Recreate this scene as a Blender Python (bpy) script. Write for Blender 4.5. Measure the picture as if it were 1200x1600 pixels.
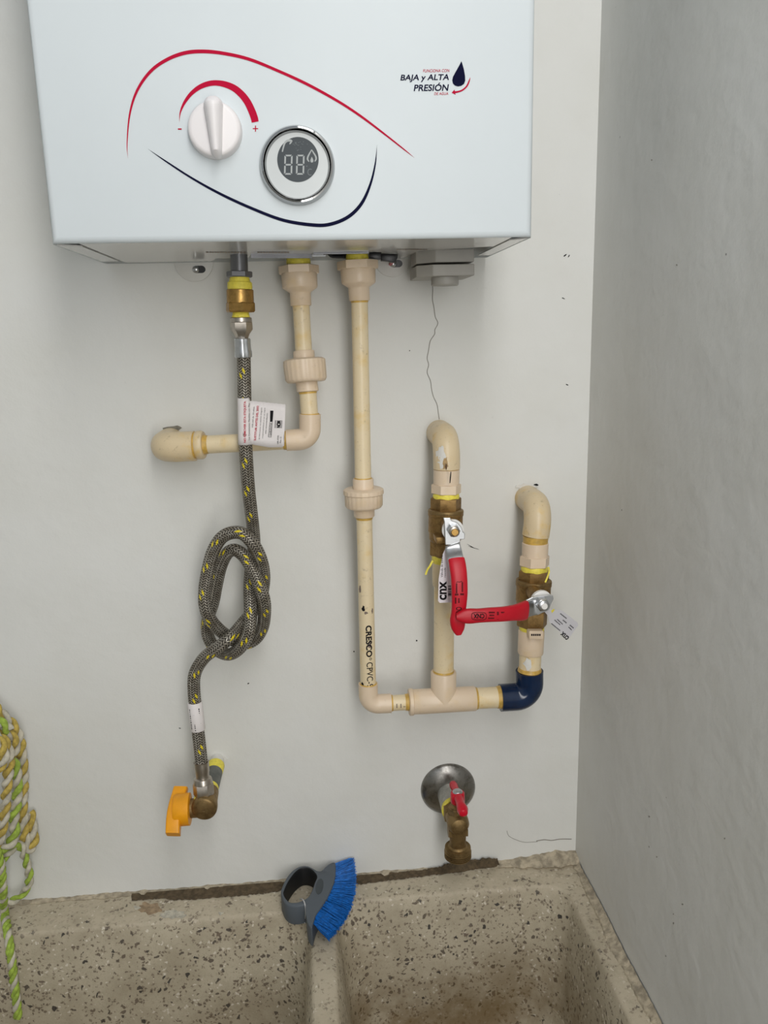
import bpy, bmesh, math, random
import numpy as np
from mathutils import Vector, Matrix, Quaternion
for o in list(bpy.data.objects): bpy.data.objects.remove(o)
SC = bpy.context.scene; COL = SC.collection
random.seed(7)
pi = math.pi

# ------------------------------------------------------------------ camera
FPX = 1250.0; Z0 = 1.485; DIST = 0.86          # focal length in pixels of a 1200 x 1600 frame; lens height; lens to wall
_a, _b, _c = 484. - 600, 527. - 800, 740. - 600
AX_D = Vector((_a, _b, FPX)).normalized()                        # world +Y (into the wall) seen in camera axes
AX_V = Vector((_c, -(_a * _c + FPX * FPX) / _b, FPX)).normalized()   # world -Z
AX_H = AX_V.cross(AX_D)                                          # world +X
CAM = Vector((0, -DIST, Z0))
def cam2world(q): return Vector((AX_H.dot(q), AX_D.dot(q), -AX_V.dot(q)))
cd = bpy.data.cameras.new('camera'); cam = bpy.data.objects.new('camera', cd); COL.objects.link(cam)
cd.sensor_fit = 'VERTICAL'; cd.sensor_height = 32.0; cd.lens = 32.0 * FPX / 1600.0; cd.clip_start = 0.01
R = Matrix((cam2world(Vector((1, 0, 0))), cam2world(Vector((0, -1, 0))), cam2world(Vector((0, 0, -1))))).transposed()
cam.matrix_world = Matrix.Translation(CAM) @ R.to_4x4()
SC.camera = cam

# ------------------------------------------------------------------ light
SC.view_settings.view_transform = 'Standard'; SC.view_settings.look = 'None'
SC.view_settings.gamma = 1.0; SC.view_settings.use_curve_mapping = False
SC.view_settings.exposure = 0.0
W = bpy.data.worlds.new('overcast_sky'); SC.world = W; W.use_nodes = True
bg = W.node_tree.nodes['Background']; bg.inputs[0].default_value = (0.86, 0.93, 1.0, 1); bg.inputs[1].default_value = 0.52
def area(name, loc, target, sx, sy, power, col):
    l = bpy.data.lights.new(name, 'AREA'); l.shape = 'RECTANGLE'; l.size = sx; l.size_y = sy; l.energy = power; l.color = col
    o = bpy.data.objects.new(name, l); COL.objects.link(o); o.location = loc
    o.rotation_euler = (Vector(target) - Vector(loc)).to_track_quat('-Z', 'Y').to_euler()
    return o
area('patio_skylight', (0.16, -1.25, 1.86), (0.12, 0, 1.4), 0.24, 1.95, 12.1, (1.0, 0.985, 0.965))

# ------------------------------------------------------------------ helpers
def at(px, py, Y):
    r = cam2world(Vector((px - 600., py - 800., FPX))); t = (DIST + Y) / r.y
    return CAM + r * t
def atz(px, py, z):
    r = cam2world(Vector((px - 600., py - 800., FPX))); t = (z - CAM.z) / r.z
    return CAM + r * t
def mpp(p):
    q = p - CAM
    fwd = cam2world(Vector((0, 0, 1)))
    return q.dot(fwd) / FPX
def lerp(a, b, t): return a + (b - a) * t

def obj(name, bm, mat, loc=None, sharp=38, smooth=True):
    bmesh.ops.recalc_face_normals(bm, faces=bm.faces)
    if loc is not None:
        bmesh.ops.translate(bm, verts=bm.verts, vec=-Vector(loc))
    me = bpy.data.meshes.new(name); bm.to_mesh(me); bm.free()
    for p in me.polygons: p.use_smooth = smooth
    if smooth and sharp: me.set_sharp_from_angle(angle=math.radians(sharp))
    me.materials.append(mat)
    o = bpy.data.objects.new(name, me); COL.objects.link(o)
    return o
class Thing:
    def __init__(s, name, label, cat, loc, group=None):
        s.loc = Vector(loc); s.o = bpy.data.objects.new(name, None); COL.objects.link(s.o); s.o.location = s.loc
        s.o.empty_display_size = 0.02
        s.o['label'] = label; s.o['category'] = cat
        if group: s.o['group'] = group
    def part(s, name, bm, mat, parent=None, label=None, **k):
        o = obj(name, bm, mat, s.loc, **k); o.parent = parent or s.o
        if label: o['label'] = label
        return o
def struct(name, bm, mat, **k):
    o = obj(name, bm, mat, **k); o['kind'] = 'structure'; return o
def childof(o, name, bm, mat, label=None, **k):
    c = obj(name, bm, mat, **k); c.parent = o
    if label: c['label'] = label
    return c

def sweep(cs, rs, n=24, shape=None, axis=None, ref=None, cap=True, rot=0.0, bm=None):
    """rings of radius rs (scalar or (side, depth)) round the centres cs"""
    bm = bm or bmesh.new(); uv = bm.loops.layers.uv.verify()
    cs = [Vector(c) for c in cs]; m = len(cs)
    ts = []
    for i in range(m):
        if axis is not None: ts.append(Vector(axis).normalized()); continue
        a = cs[max(i - 1, 0)]; b = cs[min(i + 1, m - 1)]
        t = (b - a); ts.append(t.normalized() if t.length > 1e-9 else ts[-1])
    ref = Vector(ref) if ref is not None else (Vector((1, 0, 0)) if abs(ts[0].x) < 0.8 else Vector((0, 0, 1)))
    u = (ref - ts[0] * ref.dot(ts[0])).normalized()
    rings = []; L = 0; Ls = []
    for i in range(m):
        if i:
            L += (cs[i] - cs[i - 1]).length
            q = ts[i - 1].rotation_difference(ts[i]); u = q @ u; u = (u - ts[i] * u.dot(ts[i])).normalized()
        w = ts[i].cross(u); Ls.append(L)
        r = rs[i] if isinstance(rs, (list, tuple)) and not (len(rs) == 2 and m != 2 and not isinstance(rs[0], (list, tuple)) and False) else rs
        ra, rb = r if isinstance(r, (tuple, list)) else (r, r)
        ring = []
        for k in range(n):
            th = 2 * pi * k / n + rot
            f = shape(k, th) if shape else 1.0
            if isinstance(f, tuple): c_, s_ = f
            else: c_, s_ = f * math.cos(th), f * math.sin(th)
            ring.append(bm.verts.new(cs[i] + u * (ra * c_) + w * (rb * s_)))
        rings.append(ring)
    for i in range(m - 1):
        for k in range(n):
            k2 = (k + 1) % n
            try: f = bm.faces.new((rings[i][k], rings[i][k2], rings[i + 1][k2], rings[i + 1][k]))
            except ValueError: continue
            for lp, (uu, vv) in zip(f.loops, ((Ls[i], k / n), (Ls[i], (k + 1) / n), (Ls[i + 1], (k + 1) / n), (Ls[i + 1], k / n))):
                lp[uv].uv = (uu, vv)
    if cap:
        bm.faces.new(rings[0]); bm.faces.new(rings[-1])
    return bm
def interp(tab, s):
    if s <= tab[0][0]: a, b = tab[0], tab[1]
    elif s >= tab[-1][0]: a, b = tab[-2], tab[-1]
    else:
        for a, b in zip(tab, tab[1:]):
            if a[0] <= s <= b[0]: break
    t = (s - a[0]) / (b[0] - a[0])
    return [lerp(p, q, t) for p, q in zip(a[1:], b[1:])]
def vch(ax, prof, n=32, **k):
    """turned profile round a near vertical axis: ax rows (y, x, Y), prof rows (y, width) in photo pixels"""
    cs, rs = [], []
    A = None
    for y, w in prof:
        x, Y = interp(ax, y); c = at(x, y, Y); cs.append(c); rs.append(w / 2 * mpp(c))
    x0, Y0 = interp(ax, prof[0][0] - 20); x1, Y1 = interp(ax, prof[-1][0] + 20)
    A = at(x1, prof[-1][0] + 20, Y1) - at(x0, prof[0][0] - 20, Y0)
    return sweep(cs, rs, n=n, axis=A, **k)
def hch(ax, prof, n=32, **k):
    """same for a near horizontal axis: ax rows (x, y, Y), prof rows (x, width)"""
    cs, rs = [], []
    for x, w in prof:
        y, Y = interp(ax, x); c = at(x, y, Y); cs.append(c); rs.append(w / 2 * mpp(c))
    y0, Y0 = interp(ax, prof[0][0] - 20); y1, Y1 = interp(ax, prof[-1][0] + 20)
    A = at(prof[-1][0] + 20, y1, Y1) - at(prof[0][0] - 20, y0, Y0)
    return sweep(cs, rs, n=n, axis=A, **k)
def bendpath(p0, c, p1, rb, n=10):
    p0, c, p1 = Vector(p0), Vector(c), Vector(p1)
    a = (p0 - c).normalized(); b = (p1 - c).normalized()
    ang = a.angle(b); d = min(rb / math.tan(ang / 2), (p0 - c).length * .98, (p1 - c).length * .98)
    s = c + a * d; e = c + b * d; pts = [p0]
    cen = c + (a + b).normalized() * (d / math.cos(ang / 2)); 
    u = s - cen; v = e - cen; full = u.angle(v); axis = u.cross(v).normalized()
    for i in range(n + 1): pts.append(cen + Quaternion(axis, full * i / n) @ u)
    pts.append(p1)
    return pts
def catmull(pts, per=8):
    P = [Vector(p) for p in pts]; out = []
    for i in range(len(P) - 1):
        p0, p1, p2, p3 = P[max(i - 1, 0)], P[i], P[i + 1], P[min(i + 2, len(P) - 1)]
        for k in range(per):
            t = k / per
            out.append(0.5 * ((2 * p1) + (p2 - p0) * t + (2 * p0 - 5 * p1 + 4 * p2 - p3) * t * t + (3 * p1 - p0 - 3 * p2 + p3) * t ** 3))
    out.append(P[-1]); return out
def box(x0, x1, y0, y1, z0, z1, bev=0.0, seg=2, bm=None):
    b = bmesh.new()
    r = bmesh.ops.create_cube(b, size=1)
    for v in b.verts: v.co = Vector((lerp(x0, x1, v.co.x + .5), lerp(y0, y1, v.co.y + .5), lerp(z0, z1, v.co.z + .5)))
    if bev: bmesh.ops.bevel(b, geom=b.edges[:], offset=bev, segments=seg, affect='EDGES', profile=0.5)
    return b
def join(bms):
    out = bmesh.new()
    for b in bms:
        me = bpy.data.meshes.new('tmp'); b.to_mesh(me); out.from_mesh(me); b.free(); bpy.data.meshes.remove(me)
    return out
def prism(pts, vec, bev=0.0, bm=None):
    """polygon of 3-D points pushed along vec"""
    bm = bm or bmesh.new(); vec = Vector(vec)
    a = [bm.verts.new(Vector(p)) for p in pts]; b = [bm.verts.new(Vector(p) + vec) for p in pts]; n = len(a)
    bm.faces.new(a); bm.faces.new(b[::-1])
    for i in range(n): bm.faces.new((a[i], a[(i + 1) % n], b[(i + 1) % n], b[i]))
    if bev:
        bmesh.ops.recalc_face_normals(bm, faces=bm.faces)
        bmesh.ops.bevel(bm, geom=bm.edges[:], offset=bev, segments=2, affect='EDGES', profile=0.5, clamp_overlap=True)
    return bm
def flat(polys, F, bm=None):
    bm = bm or bmesh.new()
    for poly in polys: bm.faces.new([bm.verts.new(F(*p)) for p in poly])
    return bm
def stroke(pts, F, bm=None):
    """brush stroke: rows (x, y, width) in pixels"""
    bm = bm or bmesh.new(); P = catmull([Vector(p) for p in pts], 6); prev = None
    for i, p in enumerate(P):
        t = (P[min(i + 1, len(P) - 1)] - P[max(i - 1, 0)]); t.z = 0; t.normalize(); nx, ny = -t.y, t.x; w = max(p.z, .15) / 2
        cur = (bm.verts.new(F(p.x + nx * w, p.y + ny * w)), bm.verts.new(F(p.x - nx * w, p.y - ny * w)))
        if prev: bm.faces.new((prev[0], prev[1], cur[1], cur[0]))
        prev = cur
    return bm
def textmesh(s, bold=0.0, shear=0.0):
    cu = bpy.data.curves.new('lettering', 'FONT'); cu.body = s; cu.size = 1; cu.shear = shear; cu.offset = bold; cu.resolution_u = 4
    o = bpy.data.objects.new('lettering', cu); COL.objects.link(o)
    me = bpy.data.meshes.new_from_object(o.evaluated_get(bpy.context.evaluated_depsgraph_get()))
    bpy.data.objects.remove(o); bpy.data.curves.remove(cu)
    bm = bmesh.new(); bm.from_mesh(me); bpy.data.meshes.remove(me); return bm
def text(s, G, bold=0.0, shear=0.0, bm=None, sub=0):
    """G(u, v) places the word's bounding box, u along the line and v up, each 0..1"""
    b = textmesh(s, bold, shear)
    xs = [v.co.x for v in b.verts]; ys = [v.co.y for v in b.verts]
    x0, x1, y0, y1 = min(xs), max(xs), min(ys), max(ys)
    for _ in range(sub):
        bmesh.ops.triangulate(b, faces=b.faces[:])
        bmesh.ops.subdivide_edges(b, edges=[e for e in b.edges if e.calc_length() > .12], cuts=1)
    for v in b.verts: v.co = G((v.co.x - x0) / (x1 - x0), (v.co.y - y0) / (y1 - y0))
    if bm is None: return b
    me = bpy.data.meshes.new('tmp'); b.to_mesh(me); b.free(); bm.from_mesh(me); bpy.data.meshes.remove(me); return bm
def quadmap(c00, c10, c11, c01):
    c00, c10, c11, c01 = map(Vector, (c00, c10, c11, c01))
    return lambda u, v: (c00 * (1 - u) + c10 * u) * (1 - v) + (c01 * (1 - u) + c11 * u) * v
def sup(e):
    def f(k, th):
        c, s = math.cos(th), math.sin(th)
        return (math.copysign(abs(c) ** e, c), math.copysign(abs(s) ** e, s))
    return f
def dome(c, nrm, r, h, n=40, rings=6, ref=None):
    """shallow dome standing on the plane at c"""
    nrm = Vector(nrm).normalized(); cs, rs = [], []
    for i in range(rings + 1):
        t = i / rings * pi / 2
        cs.append(Vector(c) + nrm * (h * math.sin(t))); rs.append(max(r * math.cos(t), r * .02))
    return sweep(cs, rs, n=n, axis=nrm, ref=ref)

# ------------------------------------------------------------------ materials
def s2l(c): return tuple(((x / 255 + .055) / 1.055) ** 2.4 if x > 10 else x / 255 / 12.92 for x in c) + (1,)
class NT:
    def __init__(s, name):
        s.m = bpy.data.materials.new(name); s.m.use_nodes = True; s.t = s.m.node_tree; s.n = s.t.nodes; s.b = s.n['Principled BSDF']
    def new(s, typ, **k):
        n = s.n.new(typ)
        for a, v in k.items():
            if a.startswith('i_'):
                key = a[2:]; key = int(key) if key.isdigit() else key.replace('_', ' ')
                s.put(n.inputs[key], v)
            else: setattr(n, a, v)
        return n
    def put(s, sock, v):
        if hasattr(v, 'is_output') or isinstance(v, bpy.types.NodeSocket): s.t.links.new(v, sock)
        else: sock.default_value = v
    def math(s, op, a, b=0.0, c=None, clamp=False):
        n = s.n.new('ShaderNodeMath'); n.operation = op; n.use_clamp = clamp; s.put(n.inputs[0], a); s.put(n.inputs[1], b)
        if c is not None: s.put(n.inputs[2], c)
        return n.outputs[0]
    def mix(s, fac, a, b, mode='MIX'):
        n = s.n.new('ShaderNodeMix'); n.data_type = 'RGBA'; n.blend_type = mode; s.put(n.inputs[0], fac); s.put(n.inputs[6], a); s.put(n.inputs[7], b)
        return n.outputs[2]
    def coord(s): return s.new('ShaderNodeNewGeometry').outputs['Position']
    def noise(s, scale, detail=3, rough=.55, vec=None, dist=0.0):
        n = s.new('ShaderNodeTexNoise'); n.inputs['Scale'].default_value = scale; n.inputs['Detail'].default_value = detail
        n.inputs['Roughness'].default_value = rough; n.inputs['Distortion'].default_value = dist
        s.t.links.new(vec if vec is not None else s.coord(), n.inputs['Vector']); return n.outputs['Fac']
    def ramp(s, x, lo, hi): 
        n = s.new('ShaderNodeMapRange'); n.interpolation_type = 'SMOOTHSTEP'; s.put(n.inputs[0], x); s.put(n.inputs[1], lo); s.put(n.inputs[2], hi); return n.outputs[0]
    def bump(s, h, strength=.2, dist=.001):
        n = s.new('ShaderNodeBump'); n.inputs['Strength'].default_value = strength; n.inputs['Distance'].default_value = dist
        s.put(n.inputs['Height'], h); s.t.links.new(n.outputs[0], s.b.inputs['Normal'])
    def set(s, **k):
        for a, v in k.items(): s.put(s.b.inputs[a.replace('_', ' ')], v)
        return s.m
def plain(name, rgb, rough=.5, metal=0.0, var=0.0, scale=60, bump=0.0, coat=0.0, **k):
    t = NT(name); c = s2l(rgb)
    if var:
        d = tuple(x * (1 - var) for x in c[:3]) + (1,); l = tuple(min(1, x * (1 + var * .5)) for x in c[:3]) + (1,)
        col = t.mix(t.ramp(t.noise(scale, 4), .3, .7), d, l)
    else: col = c
    if bump: t.bump(t.noise(scale * 6, 2), bump, .0006)
    t.set(Base_Color=col, Roughness=rough, Metallic=metal, Coat_Weight=coat, **k); return t.m

def wall_mat(name, rgb, warm=.03):
    t = NT(name); c = s2l(rgb)
    big = t.noise(4.5, 4, .6); mid = t.noise(30, 4, .6); fine = t.noise(420, 2)
    c2 = tuple(x * f for x, f in zip(c[:3], (.955, .95, .93))) + (1,)
    col = t.mix(t.ramp(big, .35, .7), c, c2)
    col = t.mix(t.math('MULTIPLY', t.ramp(mid, .55, .8), .12), col, tuple(x * .86 for x in c[:3]) + (1,))
    # scattered dark specks of dirt
    v = t.new('ShaderNodeTexVoronoi', feature='F1'); v.inputs['Scale'].default_value = 22
    wob = t.new('ShaderNodeMixRGB'); wob.blend_type = 'ADD'; wob.inputs[0].default_value = .012
    nz = t.new('ShaderNodeTexNoise'); nz.inputs['Scale'].default_value = 60; t.t.links.new(t.coord(), nz.inputs['Vector'])
    t.t.links.new(t.coord(), wob.inputs[1]); t.t.links.new(nz.outputs['Color'], wob.inputs[2]); t.t.links.new(wob.outputs[0], v.inputs['Vector'])
    sep = t.new('ShaderNodeSeparateColor'); t.t.links.new(v.outputs['Color'], sep.inputs[0])
    size = t.math('MULTIPLY', sep.outputs[1], .034)
    spot = t.math('MULTIPLY', t.math('LESS_THAN', v.outputs['Distance'], size), t.math('GREATER_THAN', sep.outputs[0], .66))
    col = t.mix(t.math('MULTIPLY', spot, t.math('MULTIPLY', sep.outputs[2], .8)), col, (.11, .1, .09, 1))
    # faint scuffs
    sc = t.noise(55, 6, .75, dist=1.5)
    col = t.mix(t.math('MULTIPLY', t.ramp(sc, .66, .74), .22), col, (.36, .35, .33, 1))
    h = t.math('ADD', t.math('MULTIPLY', t.noise(14, 3), 2.0), t.math('ADD', t.math('MULTIPLY', fine, .08), t.math('MULTIPLY', mid, .5)))
    t.bump(h, .32, .0035)
    t.set(Base_Color=col, Roughness=.62, Specular_IOR_Level=.3); return t.m
def cpvc_mat(name, rgb, dirt=.5):
    t = NT(name); c = s2l(rgb)
    y = s2l((222, 186, 104)); g = s2l((150, 130, 100))
    col = t.mix(t.math('MULTIPLY', t.ramp(t.noise(48, 3), .5, .75), .55 * dirt), c, y)
    col = t.mix(t.math('MULTIPLY', t.ramp(t.noise(130, 5, .7), .58, .74), .5 * dirt), col, g)
    col = t.mix(t.math('MULTIPLY', t.ramp(t.noise(700, 2), .68, .76), .35 * dirt), col, s2l((90, 75, 55)))
    t.bump(t.noise(300, 3), .12, .0006)
    t.set(Base_Color=col, Roughness=.36, Specular_IOR_Level=.45, Subsurface_Weight=.0); return t.m
def brass_mat(name, rgb, rough=.38, dull=.5):
    t = NT(name); c = s2l(rgb)
    col = t.mix(t.math('MULTIPLY', t.ramp(t.noise(90, 5, .7), .42, .66), dull), c, s2l((96, 74, 44)))
    col = t.mix(t.math('MULTIPLY', t.ramp(t.noise(260, 3), .6, .75), .35), col, s2l((70, 55, 36)))
    t.bump(t.noise(500, 3), .15, .0006)
    t.set(Base_Color=col, Roughness=t.math('ADD', rough, t.math('MULTIPLY', t.noise(120, 3), .2)), Metallic=.85); return t.m
def steel_mat(name, rgb, rough=.3, dirt=.3):
    t = NT(name); c = s2l(rgb)
    col = t.mix(t.math('MULTIPLY', t.ramp(t.noise(110, 5, .7), .45, .7), dirt), c, s2l((84, 80, 72)))
    t.set(Base_Color=col, Roughness=t.math('ADD', rough, t.math('MULTIPLY', t.noise(200, 3), dirt * .5)), Metallic=1.0); return t.m
def braid_mat():
    t = NT('steel_braid'); uvn = t.new('ShaderNodeUVMap'); sep = t.new('ShaderNodeSeparateXYZ'); t.t.links.new(uvn.outputs[0], sep.inputs[0])
    u, v = sep.outputs[0], sep.outputs[1]
    NC = 14
    cv = t.math('MULTIPLY', v, NC); colid = t.math('FLOOR', cv); f = t.math('FRACT', cv)
    par = t.math('MODULO', colid, 2.0)
    sgn = t.math('SUBTRACT', t.math('MULTIPLY', par, 2.0), 1.0)
    k = t.math('ADD', t.math('DIVIDE', u, .0027), t.math('MULTIPLY', sgn, t.math('SUBTRACT', f, .5)))
    fr = t.math('FRACT', k); tri = t.math('ABSOLUTE', t.math('SUBTRACT', t.math('MULTIPLY', fr, 2.0), 1.0))
    edge = t.math('SUBTRACT', 1.0, t.math('POWER', t.math('ABSOLUTE', t.math('SUBTRACT', t.math('MULTIPLY', f, 2.0), 1.0)), 6.0))
    h = t.math('MULTIPLY', t.ramp(tri, .15, .7), edge)
    n = t.noise(150, 2)
    col = t.mix(h, s2l((44, 39, 33)), t.mix(t.ramp(n, .35, .65), s2l((150, 142, 128)), s2l((182, 176, 164))))
    hel = t.math('FRACT', t.math('ADD', t.math('SUBTRACT', t.math('DIVIDE', u, .0285), t.math('MULTIPLY', colid, .17)), t.math('MULTIPLY', t.math('SUBTRACT', f, .5), .13)))
    yel = t.math('MULTIPLY', t.math('MULTIPLY', t.math('LESS_THAN', hel, .13), t.math('LESS_THAN', t.math('MODULO', t.math('ADD', colid, 4.0), 7.0), 1.5)), t.math('GREATER_THAN', edge, .5))
    col = t.mix(yel, col, s2l((226, 204, 34)))
    t.bump(h, .8, .0006)
    t.set(Base_Color=col, Roughness=.42, Metallic=t.math('SUBTRACT', .55, t.math('MULTIPLY', yel, .55))); return t.m
def terrazzo_mat():
    t = NT('terrazzo'); P = t.coord()
    base = t.mix(t.ramp(t.noise(16, 5, .65), .3, .7), s2l((190, 180, 158)), s2l((166, 155, 133)))
    base = t.mix(t.math('MULTIPLY', t.ramp(t.noise(600, 3), .5, .7), .3), base, s2l((140, 128, 110)))
    def chips(scale, thr, gap, pal):
        nonlocal base
        wob = t.new('ShaderNodeMixRGB'); wob.blend_type = 'ADD'; wob.inputs[0].default_value = .004
        nz = t.new('ShaderNodeTexNoise'); nz.inputs['Scale'].default_value = scale * 1.3; t.t.links.new(P, nz.inputs['Vector'])
        t.t.links.new(P, wob.inputs[1]); t.t.links.new(nz.outputs['Color'], wob.inputs[2])
        e = t.new('ShaderNodeTexVoronoi', feature='DISTANCE_TO_EDGE'); e.inputs['Scale'].default_value = scale; t.t.links.new(wob.outputs[0], e.inputs['Vector'])
        c = t.new('ShaderNodeTexVoronoi', feature='F1'); c.inputs['Scale'].default_value = scale; t.t.links.new(wob.outputs[0], c.inputs['Vector'])
        sp = t.new('ShaderNodeSeparateColor'); t.t.links.new(c.outputs['Color'], sp.inputs[0])
        m = t.math('MULTIPLY', t.math('GREATER_THAN', sp.outputs[0], thr), t.ramp(e.outputs['Distance'], gap, gap + .05))
        cc = t.mix(sp.outputs[1], pal[0], pal[1])
        cc = t.mix(t.math('GREATER_THAN', sp.outputs[2], .8), cc, pal[2])
        base = t.mix(t.math('MULTIPLY', m, .9), base, cc); return m
    m1 = chips(310, .72, .1, (s2l((104, 92, 78)), s2l((140, 128, 110)), s2l((214, 206, 190))))
    m2 = chips(185, .85, .13, (s2l((66, 60, 56)), s2l((112, 98, 84)), s2l((40, 38, 40))))
    # brown water stain low in the basins
    sx = t.new('ShaderNodeSeparateXYZ'); t.t.links.new(P, sx.inputs[0])
    low = t.ramp(sx.outputs[2], .80, .68)
    right = t.ramp(sx.outputs[0], -.06, .05)
    st = t.math('MULTIPLY', t.math('MULTIPLY', low, t.math('ADD', .25, t.math('MULTIPLY', right, .75))), t.ramp(t.noise(9, 5, .65), .36, .62))
    base = t.mix(t.math('MULTIPLY', st, .85), base, s2l((112, 90, 54)), 'MIX')
    # chalky worn top
    top = t.ramp(sx.outputs[2], .831, .841)
    base = t.mix(t.math('MULTIPLY', t.math('MULTIPLY', top, t.ramp(t.noise(38, 5, .7), .38, .6)), .75), base, s2l((190, 178, 156)))
    t.bump(t.math('ADD', t.noise(90, 5, .7), t.math('MULTIPLY', m2, .1)), .3, .002)
    t.set(Base_Color=base, Roughness=.6, Specular_IOR_Level=.35); return t.m

M = dict(
    wall=wall_mat('wall_paint', (224, 224, 220)), wallr=wall_mat('side_wall_paint', (222, 222, 219)),
    enamel=plain('white_enamel', (212, 219, 222), .42, var=.02, scale=8, Specular_IOR_Level=.25),
    gloss=plain('glossy_white_enamel', (222, 222, 220), .16, coat=.35, Coat_Roughness=.08),
    whiteplastic=plain('white_plastic', (232, 228, 228), .4),
    chrome=plain('chrome', (172, 172, 172), .05, 1.0), face=plain('display_face', (196, 200, 200), .3),
    screen=plain('display_screen', (64, 70, 74), .35, Specular_IOR_Level=.2), seg=plain('display_segment', (164, 168, 168), .5), segd=plain('display_dim_segment', (96, 104, 106), .4),
    red=plain('red_print', (184, 20, 56), .8, Specular_IOR_Level=.08), navy=plain('navy_print', (16, 18, 48), .8, Specular_IOR_Level=.08), ink=plain('black_ink', (30, 28, 30), .8, Specular_IOR_Level=.1),
    faint=plain('faded_ink', (128, 112, 100), .6),
    cpvc=cpvc_mat('cream_plastic_pipe', (228, 210, 174), 1.0), fit=cpvc_mat('cream_plastic_fitting', (224, 203, 177), .45),
    old=cpvc_mat('stained_cream_fitting', (218, 198, 162), 1.35), glue=plain('yellow_glue', (206, 168, 84), .35, var=.2, scale=200),
    tape=plain('yellow_thread_tape', (238, 222, 84), .45, var=.12, scale=300, bump=.5),
    brass=brass_mat('brass', (184, 146, 84), .28, .5), dull=brass_mat('dull_brass', (156, 126, 80), .4, .6), bronze=brass_mat('tarnished_brass', (148, 124, 84), .42, .6),
    steel=steel_mat('nickel_steel', (186, 178, 168), .26, .3), zinc=steel_mat('zinc_plate', (196, 198, 200), .28, .15),
    greyp=plain('grey_plastic', (160, 157, 150), .5, var=.05), greym=plain('grey_painted_metal', (112, 113, 116), .4, .5, var=.1),
    galv=plain('galvanised_pipe', (120, 122, 118), .5, .6, var=.25, scale=90), flange=steel_mat('stained_steel', (150, 148, 144), .2, .6),
    braid=braid_mat(), paper=plain('white_label', (226, 220, 218), .55, var=.03), tagw=plain('white_card', (234, 230, 234), .5),
    film=plain('clear_grey_label', (206, 204, 208), .35), redv=plain('red_vinyl', (196, 6, 34), .42, var=.08, scale=40),
    redk=plain('red_handle', (200, 8, 40), .28), orange=plain('orange_handle', (238, 160, 14), .42, var=.1, scale=60),
    terr=terrazzo_mat(), mortar=plain('old_mortar', (176, 164, 142), .85, var=.4, scale=120, bump=1.0), dirt=plain('dark_mortar_gap', (92, 78, 58), .95, var=.4, scale=160, bump=1.0),
    plaster=plain('bare_plaster', (136, 132, 120), .9, var=.3, scale=200, bump=1.0), crack=plain('crack_grey', (146, 142, 134), .9), ear=plain('painted_ear', (214, 213, 208), .5),  # plaster cracks and side-wall specks share one even grey
    blue=plain('navy_blue_plastic', (10, 34, 66), .16, var=.25, scale=60), rubber=plain('grey_rubber', (84, 91, 98), .6), lining=plain('black_rubber', (22, 23, 25), .6), rubberd=plain('dark_grey_rubber', (62, 68, 72), .6),
    bristle=plain('blue_bristle', (0, 108, 196), .6, var=.35, scale=300), cord=plain('pale_cord', (190, 190, 190), .6),
    ropew=plain('white_rope', (196, 190, 172), .85, var=.25, scale=120, bump=.8), ropey=plain('yellow_rope', (190, 166, 82), .85, var=.3, scale=200, bump=.6),
    ropeg=plain('green_rope', (160, 184, 74), .85, var=.3, scale=200, bump=.6), black=plain('black_plastic', (26, 26, 28), .4),
    concrete=plain('concrete', (150, 146, 138), .85, var=.2, scale=20), whitew=plain('white_washer', (232, 230, 226), .4), whitep=plain('white_paint_smear', (222, 220, 214), .6, var=.06, scale=200),
)

# ------------------------------------------------------------------ the room
XR = 0.3026; ZT = Z0 - .643           # side wall plane, top of the sink rim
def wallgrid(n, bmx): return bmx
struct('wall_back', box(-1.5, XR + .12, 0, .12, 0, 2.7), M['wall'], smooth=False)
struct('wall_right', box(XR, XR + .12, -2.5, 0, 0, 2.7), M['wallr'], smooth=False)
struct('wall_left', box(-1.62, -1.5, -2.5, .12, 0, 2.7), M['wall'], smooth=False)
struct('wall_front', box(-1.62, XR + .12, -2.62, -2.5, 0, 1.9), M['wall'], smooth=False)
struct('floor', box(-1.62, XR + .12, -2.62, .12, -.1, 0), M['concrete'], smooth=False)

# irregular bead of mortar along the foot of the back wall, with the open dark gap below it
def ragged(x0, x1, zf, hf, df, n=160, seed=1):
    rnd = random.Random(seed); bm = bmesh.new(); prev = None
    ph = [rnd.uniform(0, 6.28) for _ in range(6)]
    for i in range(n + 1):
        x = lerp(x0, x1, i / n)
        wob = sum(math.sin(x * k + p) for k, p in zip((23, 57, 91, 151, 263, 410), ph)) / 4 + rnd.uniform(-.35, .35)
        k = .45 if x < .19 else .2; h = hf(x) * (1 + k * wob); d = max(df(x) * (1 + k * wob), .0008); z = zf(x)
        ring = [bm.verts.new((x, .004, z + h)), bm.verts.new((x, -d * .7, z + h * .75)), bm.verts.new((x, -d, z + h * .25)), bm.verts.new((x, -d * .8, z - .002)), bm.verts.new((x, .004, z - .002))]
        if prev:
            for k in range(4): bm.faces.new((prev[k], prev[k + 1], ring[k + 1], ring[k]))
        prev = ring
    return bm
struct('trim_1', ragged(-.9, XR, lambda x: ZT, lambda x: .0030 + .008 * min(max((x - .19) / .08, 0), 1), lambda x: .0052 + .012 * min(max((x - .19) / .06, 0), 1), seed=3, n=420), M['mortar'])
gap = bmesh.new()
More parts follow.
